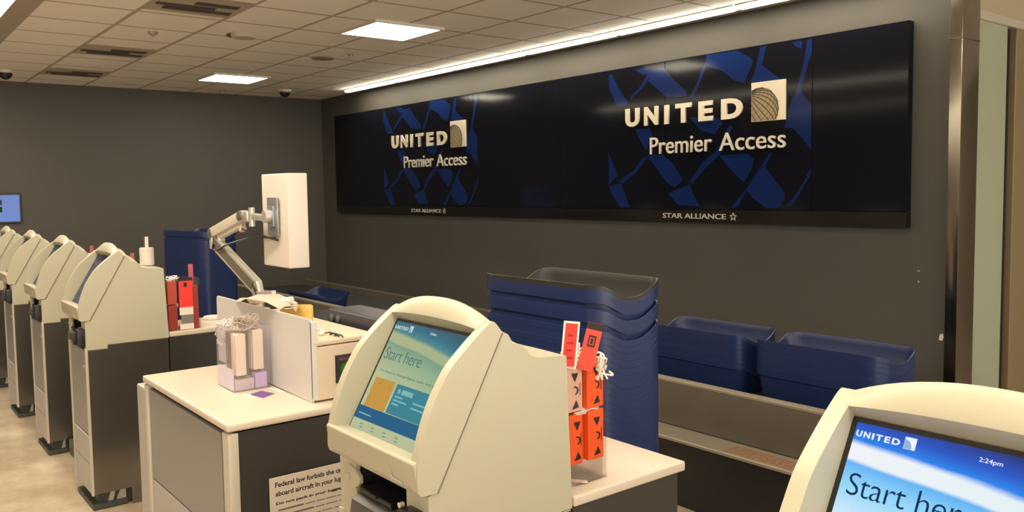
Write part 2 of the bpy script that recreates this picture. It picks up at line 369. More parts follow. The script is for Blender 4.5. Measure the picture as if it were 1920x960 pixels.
# lattice traced in the plane of the sign: metres (x, z)
polys = LATTICE = [
    [(-5.206, 2.618), (-5.164, 2.619), (-5.099, 2.515), (-5.029, 2.424), (-4.983, 2.378), (-4.984, 2.336), (-5.112, 2.347), (-5.148, 2.418), (-5.201, 2.508)],
    [(-4.913, 2.632), (-4.757, 2.629), (-4.724, 2.601), (-4.752, 2.576), (-4.812, 2.575), (-4.857, 2.605)],
    [(-4.960, 2.376), (-4.813, 2.469), (-4.758, 2.528), (-4.714, 2.596), (-4.735, 2.598), (-4.779, 2.555), (-4.835, 2.488), (-4.949, 2.416)],
    [(-4.714, 2.612), (-4.575, 2.603), (-4.492, 2.507), (-4.360, 2.407), (-4.350, 2.360), (-4.451, 2.357), (-4.555, 2.371), (-4.639, 2.435), (-4.752, 2.519)],
    [(-4.320, 2.349), (-4.251, 2.442), (-4.213, 2.529), (-4.165, 2.599), (-4.146, 2.597), (-4.184, 2.511), (-4.242, 2.410), (-4.290, 2.338)],
    [(-4.157, 2.651), (-3.877, 2.647), (-3.771, 2.586), (-3.737, 2.553), (-3.762, 2.491), (-3.814, 2.403), (-3.912, 2.436), (-3.993, 2.504), (-4.152, 2.568), (-4.162, 2.599)],
    [(-3.674, 2.645), (-3.624, 2.644), (-3.644, 2.576), (-3.660, 2.515), (-3.610, 2.473), (-3.511, 2.402), (-3.470, 2.373), (-3.753, 2.389), (-3.753, 2.418), (-3.719, 2.472), (-3.694, 2.569)],
    [(-3.421, 2.640), (-3.339, 2.641), (-3.343, 2.588), (-3.378, 2.603)],
    [(-3.297, 2.642), (-3.262, 2.642), (-3.262, 2.545), (-3.284, 2.502), (-3.314, 2.397), (-3.344, 2.319), (-3.332, 2.277), (-3.262, 2.201), (-3.262, 2.038), (-3.476, 2.053), (-3.444, 2.149), (-3.421, 2.230), (-3.375, 2.322), (-3.341, 2.428), (-3.315, 2.533)],
    [(-3.476, 2.128), (-3.262, 2.111), (-3.262, 1.893), (-3.317, 1.958), (-3.396, 2.039), (-3.452, 2.084)],
    [(-4.038, 1.884), (-3.776, 1.888), (-3.724, 1.835), (-3.749, 1.763), (-3.810, 1.677), (-3.873, 1.722), (-3.963, 1.806)],
    [(-3.597, 1.881), (-3.564, 1.886), (-3.630, 1.789), (-3.554, 1.694), (-3.472, 1.608), (-3.463, 1.565), (-3.503, 1.494), (-3.619, 1.486), (-3.740, 1.566), (-3.792, 1.625), (-3.706, 1.740), (-3.655, 1.804)],
    [(-3.926, 1.487), (-3.810, 1.610), (-3.775, 1.632), (-3.863, 1.491)],
    [(-3.471, 1.498), (-3.423, 1.530), (-3.352, 1.621), (-3.306, 1.689), (-3.262, 1.771), (-3.262, 1.757), (-3.262, 1.723), (-3.344, 1.593), (-3.407, 1.509)],
    [(-4.893, 2.135), (-4.737, 2.133), (-4.705, 2.058), (-4.771, 1.955), (-4.815, 1.998), (-4.871, 2.084)],
    [(-4.783, 1.914), (-4.598, 1.915), (-4.503, 1.847), (-4.411, 1.741), (-4.391, 1.693), (-4.473, 1.647), (-4.556, 1.688), (-4.652, 1.795)],
    [(-5.106, 1.705), (-4.930, 1.786), (-4.794, 1.907), (-4.761, 1.889), (-4.896, 1.769), (-5.035, 1.687)],
    [(-5.212, 1.940), (-5.164, 1.878), (-5.105, 1.756), (-5.214, 1.672), (-5.214, 1.777)],
    [(-5.214, 1.664), (-5.070, 1.687), (-5.012, 1.576), (-4.966, 1.483), (-5.072, 1.478), (-5.155, 1.568)],
    [(-4.320, 1.692), (-4.212, 1.814), (-4.106, 1.895), (-4.097, 1.849), (-4.192, 1.767), (-4.300, 1.661)],
    [(-4.546, 1.599), (-4.320, 1.669), (-4.290, 1.598), (-4.221, 1.496), (-4.432, 1.503)],
    [(-4.320, 2.191), (-4.051, 2.171), (-4.004, 2.123), (-4.078, 2.045), (-4.212, 2.084)],
    [(-4.180, 1.805), (-4.094, 1.894), (-4.056, 1.923), (-3.946, 2.104), (-3.910, 2.094), (-4.028, 1.891), (-4.122, 1.819)],
]
M_lat = mat('sign_blue_print', rough=0.10, linear=(0.006, 0.019, 0.100), spec=0.22)
for dx, nm in ((0, 'right'), (-3.872, 'left')):
    bm = B()
    for k, pl in enumerate(polys):
        flat(bm, [(x + dx, z) for x, z in pl], basis((-OX, sy - OY, -OZ), (1, 0, 0), (0, 0, 1)), 0, 0.0006 + 0.00004 * k)
    o = obj('blue_lattice', bm, M_lat, sign)
    mx = basis((dx - OX, sy - OY, -OZ), (1, 0, 0), (0, 0, 1))
    bm = B()
    xs = [-5.000, -4.788, -4.570, -4.455, -4.225, -4.010]; 
    wd = [0.155, 0.150, 0.045, 0.160, 0.135, 0.190]
    for ch, x, w in zip('UNITED', xs, wd):
        z0 = 2.158 - (x + 5.0) * 0.0085
        put_text(bm, ch, mx, x, z0, w, 0.152, 0.014, 0.045)
    obj('united_lettering', bm, M_gold, sign)
    bm = B()
    put_text(bm, 'Premier', mx, -4.727, 1.918, 0.625, 0.137, 0.012, 0.002)
    obj('premier_lettering', bm, mat('satin_thin_letter', rough=0.3, metal=0.4, linear=(0.90, 0.84, 0.74)), sign)
    bm = B()
    put_text(bm, 'Access', mx, -4.03, 1.916, 0.573, 0.134, 0.012, 0.002)
    obj('access_lettering', bm, mat('satin_thin_letter', rough=0.3, metal=0.4, linear=(0.90, 0.84, 0.74)), sign)
    bm = B()
    put_text(bm, 'STAR ALLIANCE', mx, -4.596, 1.400, 0.625, 0.040, 0.004, 0.01)
    st = []
    for k in range(10):
        r = 0.034 if k % 2 == 0 else 0.017
        st.append((-3.905 + r * math.sin(k * PI / 5), 1.420 + r * math.cos(k * PI / 5)))
    sti = [(-3.905 + (x + 3.905) * 0.62, 1.420 + (z - 1.420) * 0.62) for x, z in st]
    for k in range(10):
        j = (k + 1) % 10
        if k % 2 == 0: flat(bm, [st[k], st[j], sti[j], sti[k]], mx, 0, 0.003)
        else: flat(bm, [st[k], st[j], sti[j], sti[k]], mx, 0, 0.003)
    obj('alliance_lettering', bm, mat('pale_small_letter', rough=0.4, linear=(0.50, 0.46, 0.40)), sign)
    # square emblem with globe
    qx, qz, qs = -3.739, 2.112, 0.281
    bm = B(); box(bm, qx, qx + qs, qz, qz + qs, 0, 0.016, 0.001, 1, mx)
    em = obj('square_emblem', bm, M_gold, sign)
    gx, gz, gr = qx + 0.26 * qs, qz + 0.30 * qs, 0.555 * qs
    def clip(x, z): return qx + 0.002 <= x <= qx + qs - 0.002 and qz + 0.002 <= z <= qz + qs - 0.002
    pts = []
    for k in range(72):
        a = 2 * PI * k / 72; x = gx + gr * math.cos(a); z = gz + gr * math.sin(a)
        pts.append((min(max(x, qx + 0.002), qx + qs - 0.002), min(max(z, qz + 0.002), qz + qs - 0.002)))
    bm = B(); flat(bm, pts, mx, 0.016, 0.0008); obj('globe_disc', bm, M_globe, em)
    bm = B()
    pole = Vector((-0.62, 0.66, 0.42)).normalized(); e1 = pole.cross(Vector((0, 0, 1))).normalized(); e2 = pole.cross(e1)
    def seg3(p, q, w):
        a = Vector((p[0], p[1])); b = Vector((q[0], q[1])); d = (b - a)
        if d.length < 1e-6: return
        n_ = Vector((-d.y, d.x)).normalized() * w / 2
        flat(bm, [a - n_, b - n_, b + n_, a + n_], mx, 0.0169, 0.0006)
    for kind in range(2):
        rng = range(24) if kind == 0 else range(-5, 6)
        for i in rng:
            prev = None
            for j in range(0, 61):
                if kind == 0:
                    lo = 2 * PI * i / 24; la = -PI / 2 + PI * j / 60
                else:
                    la = i * PI / 14; lo = 2 * PI * j / 60
                v = math.cos(la) * (math.cos(lo) * e1 + math.sin(lo) * e2) + math.sin(la) * pole
                p = (gx + gr * v.x, gz + gr * v.y)
                ok = v.z > 0.03 and clip(*p)
                if ok and prev: seg3(prev, p, 0.0062 if kind == 0 else 0.0022)
                prev = p if ok else None
    obj('globe_lines', bm, M_globeline, em)

# ------------------------------------------------------------------ kiosks
def display_mat(name, cols, strength):
    m = bpy.data.materials.new(name); m.use_nodes = True
    n, l = m.node_tree.nodes, m.node_tree.links; n.remove(n['Principled BSDF'])
    tc = n.new('ShaderNodeTexCoord'); s = n.new('ShaderNodeSeparateXYZ'); l.new(tc.outputs['Object'], s.inputs[0])
    def math_(op, a, b=None):
        k = n.new('ShaderNodeMath'); k.operation = op
        for i, v in enumerate((a, b)):
            if v is None: continue
            if isinstance(v, (int, float)): k.inputs[i].default_value = v
            else: l.new(v, k.inputs[i])
        return k.outputs[0]
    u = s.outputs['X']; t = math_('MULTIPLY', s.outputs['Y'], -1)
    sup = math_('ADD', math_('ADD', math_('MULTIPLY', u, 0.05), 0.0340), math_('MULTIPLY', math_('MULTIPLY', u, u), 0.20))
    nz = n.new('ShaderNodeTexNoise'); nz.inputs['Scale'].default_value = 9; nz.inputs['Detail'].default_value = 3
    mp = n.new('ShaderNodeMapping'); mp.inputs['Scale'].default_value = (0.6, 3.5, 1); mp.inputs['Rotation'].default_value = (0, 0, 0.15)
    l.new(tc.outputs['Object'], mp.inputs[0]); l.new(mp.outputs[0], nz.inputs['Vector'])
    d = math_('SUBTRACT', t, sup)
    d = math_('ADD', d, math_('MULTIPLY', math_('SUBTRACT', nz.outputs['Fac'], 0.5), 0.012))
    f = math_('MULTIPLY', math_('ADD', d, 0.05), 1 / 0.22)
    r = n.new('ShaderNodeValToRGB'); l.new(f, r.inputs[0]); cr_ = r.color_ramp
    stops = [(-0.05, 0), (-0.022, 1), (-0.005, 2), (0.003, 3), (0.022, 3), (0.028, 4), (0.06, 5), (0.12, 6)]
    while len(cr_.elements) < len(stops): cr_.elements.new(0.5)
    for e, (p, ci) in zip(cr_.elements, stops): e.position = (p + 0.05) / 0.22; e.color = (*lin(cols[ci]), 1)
    # cyan warming to the right below the swath
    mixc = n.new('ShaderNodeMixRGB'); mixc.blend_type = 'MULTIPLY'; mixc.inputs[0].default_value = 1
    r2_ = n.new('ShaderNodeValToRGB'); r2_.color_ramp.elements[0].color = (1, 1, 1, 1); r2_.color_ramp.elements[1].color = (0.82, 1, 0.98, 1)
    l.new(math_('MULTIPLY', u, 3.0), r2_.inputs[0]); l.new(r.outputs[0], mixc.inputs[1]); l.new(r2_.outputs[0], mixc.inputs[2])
    e = n.new('ShaderNodeEmission'); e.inputs[1].default_value = strength * EK; l.new(mixc.outputs[0], e.inputs[0])
    g = n.new('ShaderNodeBsdfGlossy'); g.inputs['Roughness'].default_value = 0.08; g.inputs[0].default_value = (0.04, 0.04, 0.04, 1)
    ad = n.new('ShaderNodeAddShader'); l.new(e.outputs[0], ad.inputs[0]); l.new(g.outputs[0], ad.inputs[1])
    l.new(ad.outputs[0], n['Material Output'].inputs[0]); return m
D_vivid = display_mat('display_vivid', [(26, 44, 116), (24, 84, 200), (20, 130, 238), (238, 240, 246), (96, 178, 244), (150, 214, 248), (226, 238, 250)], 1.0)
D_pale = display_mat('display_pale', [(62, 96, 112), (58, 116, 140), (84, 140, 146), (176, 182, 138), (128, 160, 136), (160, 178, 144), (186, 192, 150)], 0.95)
D_dim = display_mat('display_dim', [(60, 56, 66), (80, 76, 88), (96, 92, 104), (120, 114, 120), (104, 98, 110), (112, 106, 116), (118, 112, 120)], 0.7)
HW = 0.2075
def crown(u): return 0.037 * max(0.0, 1 - (abs(u) / (HW - 0.018)) ** 2.2)
def make_kiosk(label, xr, disp, extra=False, full=True):
    k = thing('self_service_kiosk', label, 'kiosk', (xr - HW, 0.94, 0), group='self-service check-in kiosks in a row')
    # pedestal
    bm = B(); prism(bm, [(0.004, 0.09), (0.19, 0.09), (0.19, 0.0), (0.408, 0.0), (0.408, 0.871), (0.101, 0.871), (0.101, 0.851), (0.004, 0.851)], -HW + 0.003, HW - 0.003, 'x', bev=0.002)
    obj('pedestal', bm, M_steel, k)
    bm = B(); box(bm, -HW + 0.03, HW - 0.045, 0.03, 0.19, 0.0, 0.10); box(bm, -HW + 0.02, HW - 0.02, 0.0, 0.17, 0.0, 0.03, 0.004)
    obj('plinth', bm, mat('plinth_dark', rough=0.5, linear=(0.05, 0.055, 0.045)), k)
    bm = B(); prism(bm, [(0.075, 0.03), (0.10, 0.03), (0.115, 0.085), (0.09, 0.085)], HW - 0.045, HW - 0.035, 'x'); prism(bm, [(0.115, 0.03), (0.165, 0.03), (0.165, 0.09), (0.14, 0.09)], HW - 0.045, HW - 0.035, 'x')
    obj('leveller', bm, mat('chrome', rough=0.12, metal=1, linear=(0.75, 0.8, 0.82)), k)
    bm = B()
    for a in ((-HW, -HW + 0.022), (HW - 0.022, HW)): box(bm, *a, -0.006, 0.006, 0.085, 0.862, 0.002)
    obj('front_trim', bm, M_trim, k)
    d1 = B(); box(d1, -HW + 0.024, HW - 0.024, 0.0, 0.012, 0.40, 0.845, 0.003); do = obj('upper_door', d1, M_panel, k)
    d1 = B(); box(d1, -HW + 0.024, HW - 0.024, -0.004, 0.012, 0.09, 0.245, 0.002); box(d1, -HW + 0.024, HW - 0.024, -0.004, 0.012, 0.250, 0.394, 0.002); obj('lower_door', d1, M_panel_lt, k)
    bm = B(); cyl(bm, (0.14, -0.005, 0.76), (0.14, 0.004, 0.76), 0.009); obj('door_lock', bm, M_silver, do)
    # housing: lofted with a crowned top
    prof = [(0.0, 0.852, 0), (0.0, 1.0, 0), (0.019, 1.005, 0), (0.11, 1.168, 0.0), (0.195, 1.322, .7), (0.201, 1.331, .9), (0.222, 1.322, 1), (0.236, 1.300, .8), (0.256, 1.294, .8), (0.275, 1.282, .7), (0.286, 1.266, .4), (0.31, 1.258, .25), (0.398, 1.250, .1), (0.412, 0.89, 0), (0.412, 0.872, 0), (0.10, 0.872, 0), (0.10, 0.852, 0)]
    bm = bmesh.new(); N = 14; rows = []
    for i in range(N + 1):
        u = -HW + 0.004 + (2 * HW - 0.008) * i / N
        rows.append([bm.verts.new((u, y, z + w * crown(u))) for y, z, w in prof])
    for i in range(N):
        for j in range(len(prof)):
            q = (j + 1) % len(prof); bm.faces.new((rows[i][j], rows[i][q], rows[i + 1][q], rows[i + 1][j]))
    bm.faces.new(rows[0][::-1]); bm.faces.new(rows[-1])
    h = obj('housing', bm, M_beige, k, smooth=True, angle=25)
    cb = B(); box(cb, -0.118, 0.114, -0.05, 0.12, 0.885, 0.992, 0.003)
    cut = obj('cut', cb, M_black)
    md = h.modifiers.new('b', 'BOOLEAN'); md.object = cut; md.operation = 'DIFFERENCE'; md.solver = 'EXACT'
    cut.parent = k
    bpy.context.view_layer.update()
    me = bpy.data.meshes.new_from_object(h.evaluated_get(bpy.context.evaluated_depsgraph_get()))
    h.modifiers.clear(); h.data = me; bpy.data.objects.remove(cut)
    if len(me.materials) < 1: me.materials.append(M_beige)
    bm = B(); box(bm, -0.1175, 0.1135, 0.108, 0.119, 0.8855, 0.9915); box(bm, -0.1175, 0.1135, 0.03, 0.11, 0.8855, 0.888); box(bm, -0.1175, 0.1135, 0.012, 0.11, 0.989, 0.9912); box(bm, -0.1175, -0.1155, 0.01, 0.11, 0.888, 0.989); box(bm, 0.1115, 0.1135, 0.01, 0.11, 0.888, 0.989)
    obj('recess_lining', bm, M_gap, k)
    # printer mouth, tab, reader
    bm = B(); prism(bm, [(0.10, 0.889), (0.0, 0.889), (0.0, 0.872), (-0.02, 0.872), (-0.032, 0.885), (-0.026, 0.918), (-0.008, 0.928), (0.10, 0.944)], -0.100, 0.075, 'x', bev=0.006)
    pt = obj('printer_tray', bm, M_grey, k, smooth=True)
    bm = B(); box(bm, -0.088, 0.062, -0.010, 0.07, 0.932, 0.946, 0.003); box(bm, -0.03, 0.0, -0.016, 0.06, 0.940, 0.950, 0.003); obj('paper_guide', bm, M_black, pt)
    bm = B(); prism(bm, [(-0.150, 0.932), (-0.118, 0.932), (-0.098, 0.944), (-0.090, 0.952), (-0.092, 0.968), (-0.118, 0.982), (-0.150, 0.986)], -0.007, 0.004, 'y', bev=0.002)
    tb = obj('lock_tab', bm, M_beige, k, smooth=True)
    bm = B(); cyl(bm, (-0.145, -0.010, 0.957), (-0.145, -0.006, 0.957), 0.008); cyl(bm, (-0.145, -0.013, 0.957), (-0.145, -0.009, 0.957), 0.004); obj('lock_pin', bm, M_silver, tb)
    bm = B(); box(bm, 0.128, 0.188, -0.035, 0.02, 0.872, 0.962, 0.005); box(bm, 0.138, 0.150, -0.05, -0.03, 0.88, 0.945, 0.003)
    cr2 = obj('card_reader', bm, M_black, k, smooth=True)
    bm = B(); cyl(bm, (0.100, -0.012, 0.955), (0.100, 0.0, 0.955), 0.006); cyl(bm, (0.100, -0.012, 0.936), (0.100, 0.0, 0.936), 0.004); obj('indicator', bm, mat('clear_indicator', rough=0.2, linear=(0.7, 0.65, 0.6)), cr2)
    bm = B(); box(bm, 0.193, 0.203, -0.0015, 0.0, 0.875, 0.925); obj('small_notice', bm, mat('faint_notice', rough=0.6, linear=(0.30, 0.27, 0.24)), k)
    bm = B(); box(bm, -0.15, 0.17, -0.003, 0.004, 0.855, 0.866); obj('ticket_slot', bm, M_gap, k)
    # bezel: cheeks, crown, lip
    rim = [(-0.019, 1.006), (-0.026, 1.012), (-0.030, 1.03), (-0.027, 1.077), (-0.012, 1.132), (0.010, 1.188), (0.034, 1.230), (0.061, 1.268), (0.111, 1.313), (0.150, 1.343), (0.171, 1.356), (0.182, 1.354), (0.201, 1.331)]
    rimf = [(v.x, v.y) for v in smooth_curve([(y, z, 0) for y, z in rim], 4)]
    bm = B()
    for a, b in ((-HW - 0.001, -HW + 0.026), (HW - 0.026, HW + 0.001)): prism(bm, rimf + [(0.019, 1.005)], a, b, 'x')
    cp = [(0.152, 1.346, .75), (0.171, 1.357, 1), (0.183, 1.355, 1), (0.200, 1.332, .95), (0.185, 1.31, 0), (0.163, 1.324, 0), (0.146, 1.340, .25)]
    t = bmesh.new(); rows = []
    for i in range(17):
        u = -HW + 0.02 + (2 * HW - 0.04) * i / 16
        rows.append([t.verts.new((u, y, z + w * crown(u))) for y, z, w in cp])
    for i in range(16):
        for j in range(len(cp)):
            q = (j + 1) % len(cp); t.faces.new((rows[i][j], rows[i][q], rows[i + 1][q], rows[i + 1][j]))
    t.faces.new(rows[0][::-1]); t.faces.new(rows[-1]); bmesh.ops.recalc_face_normals(t, faces=t.faces); join(bm, t)
    prism(bm, [(-0.035, 1.075), (-0.031, 1.080), (0.014, 1.072), (0.040, 1.04), (0.019, 1.005), (-0.018, 1.005), (-0.028, 1.02)], -HW + 0.004, HW - 0.004, 'x', bev=0.002)
    bz = obj('screen_surround', bm, M_beige, k, smooth=True, angle=45)
    bm = B(); prism(bm, [(0.0185, 1.0035), (0.0235, 1.003), (0.2055, 1.3295), (0.2005, 1.3315)], -HW + 0.0005, HW - 0.0005, 'x'); obj('seam', bm, mat('seam_shadow_gap', rough=0.8, linear=(0.16, 0.135, 0.09)), bz)
    bm = B(); t = [(0.098, 1.052), (0.098, 1.028), (0.106, 1.020), (0.150, 1.020), (0.150, 1.024), (0.108, 1.026), (0.102, 1.032), (0.102, 1.052)]
    prism(bm, t, -0.0335, -0.030, 'y'); obj('embossed_mark', bm, mat('embossed_beige', rough=0.6, linear=(0.40, 0.36, 0.27)), bz)
    # screen in its own frame: origin at its top left corner, x right, y up the slope
    dy, dz = 0.016 - 0.16, 1.07 - 1.322; Ls = math.hypot(dy, dz); dy /= Ls; dz /= Ls
    mx = basis((-HW + 0.026, 0.16, 1.322), (1, 0, 0), (0, -dy, -dz))
    Wd = 2 * HW - 0.052
    bm = B(); box(bm, 0, Wd, -0.292, 0.002, -0.012, -0.0005); scr = obj('screen', bm, M_black, k, mx=mx)
    bm = B(); box(bm, 0.0085, Wd - 0.006, -0.2895, -0.005, -0.0004, 0.0004); obj('display', bm, disp, scr)
    pale = disp is D_pale
    I = Matrix.Identity(4)
    ew = emat('display_white_' + ('pale' if pale else 'vivid'), (205, 215, 205) if pale else (240, 244, 255), 1.0)
    ei = emat('display_ink_' + ('pale' if pale else 'vivid'), (84, 116, 112) if pale else (24, 52, 92), 1.0)
    if full:
        bm = B(); 
        for ch, x, w in zip('UNITED', (0.0112, 0.0221, 0.0338, 0.0393, 0.0516, 0.0620), (0.0082, 0.0088, 0.0028, 0.0096, 0.0076, 0.0108)):
            put_text(bm, ch, I, x, -0.0250, w, 0.0088, 0.0004, 0.03)
        t2 = B(); join(t2, bm, Matrix.Translation((0, 0, 0.0006)))
        flat(t2, [(0.0785, -0.0272), (0.0938, -0.0272), (0.0938, -0.0108), (0.0785, -0.0108)], None, 0.0006)
        obj('white_lettering', t2, ew, scr)
        bm = B()
        flat(bm, [(0.0790, -0.0268)] + [(0.0790 + 0.0105 * math.sin(a * PI / 16), -0.0268 + 0.0125 * math.cos(a * PI / 16)) for a in range(0, 9)], None, 0.0013, 0.0003)
        obj('globe_mark', bm, emat('display_globe_' + str(pale), (140, 170, 165) if pale else (150, 180, 215), 1), scr)
        bm = B(); put_text(bm, '2:24pm', Matrix.Translation((0, 0, 0.0006)), 0.1727, -0.0232, 0.0275, 0.0078, 0.0004, 0.0); obj('clock_text', bm, ew, scr)
        bm = B(); put_text(bm, 'Start here', Matrix.Translation((0, 0, 0.0006)), 0.0195, -0.1058, 0.168, 0.0305, 0.0004, -0.010, 0.96); obj('heading_text', bm, ei, scr)
        bm = B(); put_text(bm, 'To check in, change flights, seats, and more', Matrix.Translation((0, 0, 0.0006)), 0.028, -0.1405, 0.27, 0.0075, 0.0003, 0.0); obj('subheading_text', bm, ei, scr)
        def tile(nm, pts, c, z=0.0006):
            bm = B(); flat(bm, pts, None, z, 0.0003); obj(nm, bm, emat(nm + str(pale), c, 1.0), scr)
        tile('yellow_tile', [(0.0255, -0.1560), (0.1200, -0.1540), (0.1215, -0.2300), (0.0255, -0.2310)], (196, 150, 70) if pale else (235, 180, 70))
        tile('blue_tile', [(0.1300, -0.1560), (Wd - 0.006, -0.1560), (Wd - 0.006, -0.2290), (0.1300, -0.2290)], (66, 132, 146) if pale else (30, 120, 200))
        tile('navy_band', [(0.0055, -0.2320), (Wd - 0.006, -0.2290), (Wd - 0.006, -0.2620), (0.0055, -0.2650)], (48, 98, 134) if pale else (20, 80, 160), 0.0008)
        tile('footer_band', [(0.0055, -0.2650), (Wd - 0.006, -0.2620), (Wd - 0.006, -0.2895), (0.0055, -0.2895)], (182, 190, 152) if pale else (220, 230, 240), 0.0008)
        bm = B()
        for x, y, w, hh in ((0.162, -0.178, 0.05, 0.012), (0.14, -0.188, 0.035, 0.004), (0.14, -0.197, 0.06, 0.004), (0.14, -0.206, 0.03, 0.004), (0.222, -0.190, 0.06, 0.004), (0.222, -0.202, 0.055, 0.004), (0.02, -0.252, 0.06, 0.003)):
            flat(bm, [(x, y), (x + w, y), (x + w - 0.002, y + hh), (x + 0.001, y + hh)], None, 0.0013, 0.0003)
        cyl(bm, (0.150, -0.172, 0.0012), (0.150, -0.172, 0.0016), 0.006, seg=14)
        obj('tile_text', bm, emat('tile_text' + str(pale), (130, 180, 180) if pale else (190, 220, 240), 1), scr)
        bm = B()
        for q in range(4):
            x = 0.045 + q * 0.055; 
            for a, b in ((0, 0), (0.004, -0.008)): flat(bm, [(x + a, -0.2760 + b), (x + a + 0.014, -0.2755 + b), (x + a + 0.013, -0.2725 + b), (x + a + 0.001, -0.2730 + b)], None, 0.0013, 0.0003)
        flat(bm, [(0.05, -0.170), (0.065, -0.170), (0.062, -0.166), (0.052, -0.166)], None, 0.0013, 0.0003); cyl(bm, (0.106, -0.171, 0.0012), (0.106, -0.171, 0.0016), 0.003, seg=10)
        obj('icon', bm, emat('icon' + str(pale), (120, 150, 120) if pale else (110, 130, 160), 1), scr)
    if extra:
        bm = B(); box(bm, -HW - 0.032, -HW - 0.008, 0.005, 0.04, 0.42, 0.80, 0.006); box(bm, -HW - 0.010, -HW + 0.001, 0.01, 0.03, 0.70, 0.72); box(bm, -HW - 0.010, -HW + 0.001, 0.01, 0.03, 0.48, 0.50)
        obj('side_rail', bm, M_panel_lt, k)
    return k
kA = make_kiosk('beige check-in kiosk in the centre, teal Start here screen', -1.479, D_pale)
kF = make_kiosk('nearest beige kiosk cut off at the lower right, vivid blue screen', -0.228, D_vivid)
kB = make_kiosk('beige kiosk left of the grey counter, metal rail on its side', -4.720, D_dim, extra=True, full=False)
for x, l in ((-5.935, 'beige kiosk second from the front in the receding left row'), (-7.115, 'beige kiosk third in the receding left row'), (-8.35, 'farthest beige kiosk, just a sliver at the left edge')):
    kk = copy_tree(kC0) if 'kC0' in globals() else make_kiosk(l, x, D_dim, full=False)
    if 'kC0' in globals(): kk.location.x = x - HW; kk['label'] = l
    else: kC0 = kk

# worktops behind the kiosks
def worktop(xr, label):
    t = thing('counter', label, 'counter', (xr, 1.36, 0), group='worktops behind the kiosks')
    bm = B(); box(bm, -0.415, -0.004, -0.006, 0.38, 0, 0.872); obj('cabinet', bm, M_dark, t)
    bm = B(); box(bm, -0.43, 0.0, -0.004, 0.41, 0.873, 0.90, 0.006, 3); obj('worktop', bm, M_top, t, smooth=True)
worktop(-1.479, 'cream topped dark counter behind the central kiosk')
worktop(-0.228, 'cream topped dark counter behind the nearest kiosk at the right')
worktop(-4.72, 'cream topped dark counter behind the kiosk with the side rail')
for x, l in ((-5.935, 'second'), (-7.115, 'third'), (-8.35, 'farthest')): worktop(x, 'cream topped counter behind the %s kiosk of the left row' % l)
# low baggage scales in the gaps
for a, b, l in ((-5.92, -5.15, 'low dark scale step between the two nearest kiosks of the left row'), (-7.10, -6.36, 'low dark scale step between the second and third kiosk of the left row'), (-8.33, -7.54, 'low dark scale step beside the farthest kiosk')):
    t = thing('baggage_scale', l, 'baggage scale', ((a + b) / 2, 1.05, 0), group='low baggage scales between the kiosks')
    w = (b - a) / 2 - 0.01
    bm = B(); box(bm, -w, w, 0, 0.7, 0, 0.10, 0.004); obj('base', bm, M_conv, t)
    bm = B(); box(bm, -w + 0.02, w - 0.02, 0.03, 0.68, 0.10, 0.115, 0.003); obj('platform', bm, M_steel, t)

# prongs and cylinder on top of kiosk B
t = thing('beige_canister', 'small beige cylinder with two prongs standing on a kiosk', 'canister', (-4.86, 1.292, 1.2635))
bm = B(); cyl(bm, (0, 0, 0), (0, 0, 0.096), 0.037, 0.037, 28, 0.003); obj('body', bm, M_white, t, smooth=True)
bm = B(); box(bm, -0.022, -0.006, -0.008, 0.008, 0.0965, 0.152, 0.002); obj('dark_prong', bm, M_grey, t)
bm = B(); box(bm, 0.000, 0.014, -0.008, 0.008, 0.0965, 0.156, 0.002); obj('pale_prong', bm, M_white, t)

# ------------------------------------------------------------------ grey counter with the raised cabinet
c2 = thing('check_in_counter', 'grey check-in counter with cream top left of the central kiosk', 'counter', (-3.169, 0.95, 0))
bm = B(); box(bm, -0.475, 0.478, 0.012, 0.83, 0.0, 0.866); obj('cabinet', bm, M_dark, c2)
bm = B(); box(bm, -0.452, 0.392, -0.002, 0.011, 0.478, 0.850, 0.002); obj('front_panel', bm, M_panel, c2)
bm = B(); box(bm, -0.452, 0.392, -0.002, 0.011, 0.05, 0.470, 0.002); obj('lower_panel', bm, M_panel_lt, c2)
for a, b, y in ((-0.487, -0.456, 0.02), (0.398, 0.486, 0.024)):
    bm = B(); box(bm, a + (0.03 if a > 0 else 0), b, -0.012 , y, 0.0, 0.866, 0.006); obj('corner_post', bm, M_trim, c2, smooth=True)
bm = B(); box(bm, -0.50, 0.488, -0.014, 0.86, 0.872, 0.90, 0.009, 3); obj('worktop', bm, M_top, c2, smooth=True)
bm = B(); box(bm, -0.775, -0.508, 0.03, 0.075, 0.0, 0.812, 0.01); tag(obj('grey_side_panel', bm, M_panel_lt, mx=Matrix.Translation((-3.169, 0.95, 0))), 'narrow pale grey upright panel against the left side of the counter', 'panel')
# hazardous goods placard on the right side of the counter
pl = thing('safety_placard', 'white federal law notice fixed to the dark side of the counter', 'sign', (-2.682, 1.40, 0.691))
mx = basis((0.0, -0.33, 0), (0, 1, 0), (0, 0, 1))
bm = B(); box(bm, 0, 0.56, -0.62, 0, 0, 0.004, 0.001, 1, mx); obj('board', bm, mat('placard_white', rough=0.5, linear=(0.55, 0.48, 0.40)), pl)
bm = B(); mt = mx @ Matrix.Translation((0, 0, 0.0042))
put_text(bm, 'Federal law forbids the carriage of hazardous materials', mt, 0.020, -0.040, 0.52, 0.023, 0.0005, 0.02)
put_text(bm, 'aboard aircraft in your luggage or on your person.', mt, 0.020, -0.071, 0.47, 0.023, 0.0005, 0.02)
obj('heading_text', bm, M_ink, pl)
bm = B(); put_text(bm, 'Do not pack in your luggage or carry on board:', mt, 0.021, -0.098, 0.43, 0.012, 0.0005, 0.03); obj('subheading_text', bm, M_ink, pl)
bm = B(); rr = random.Random(3)
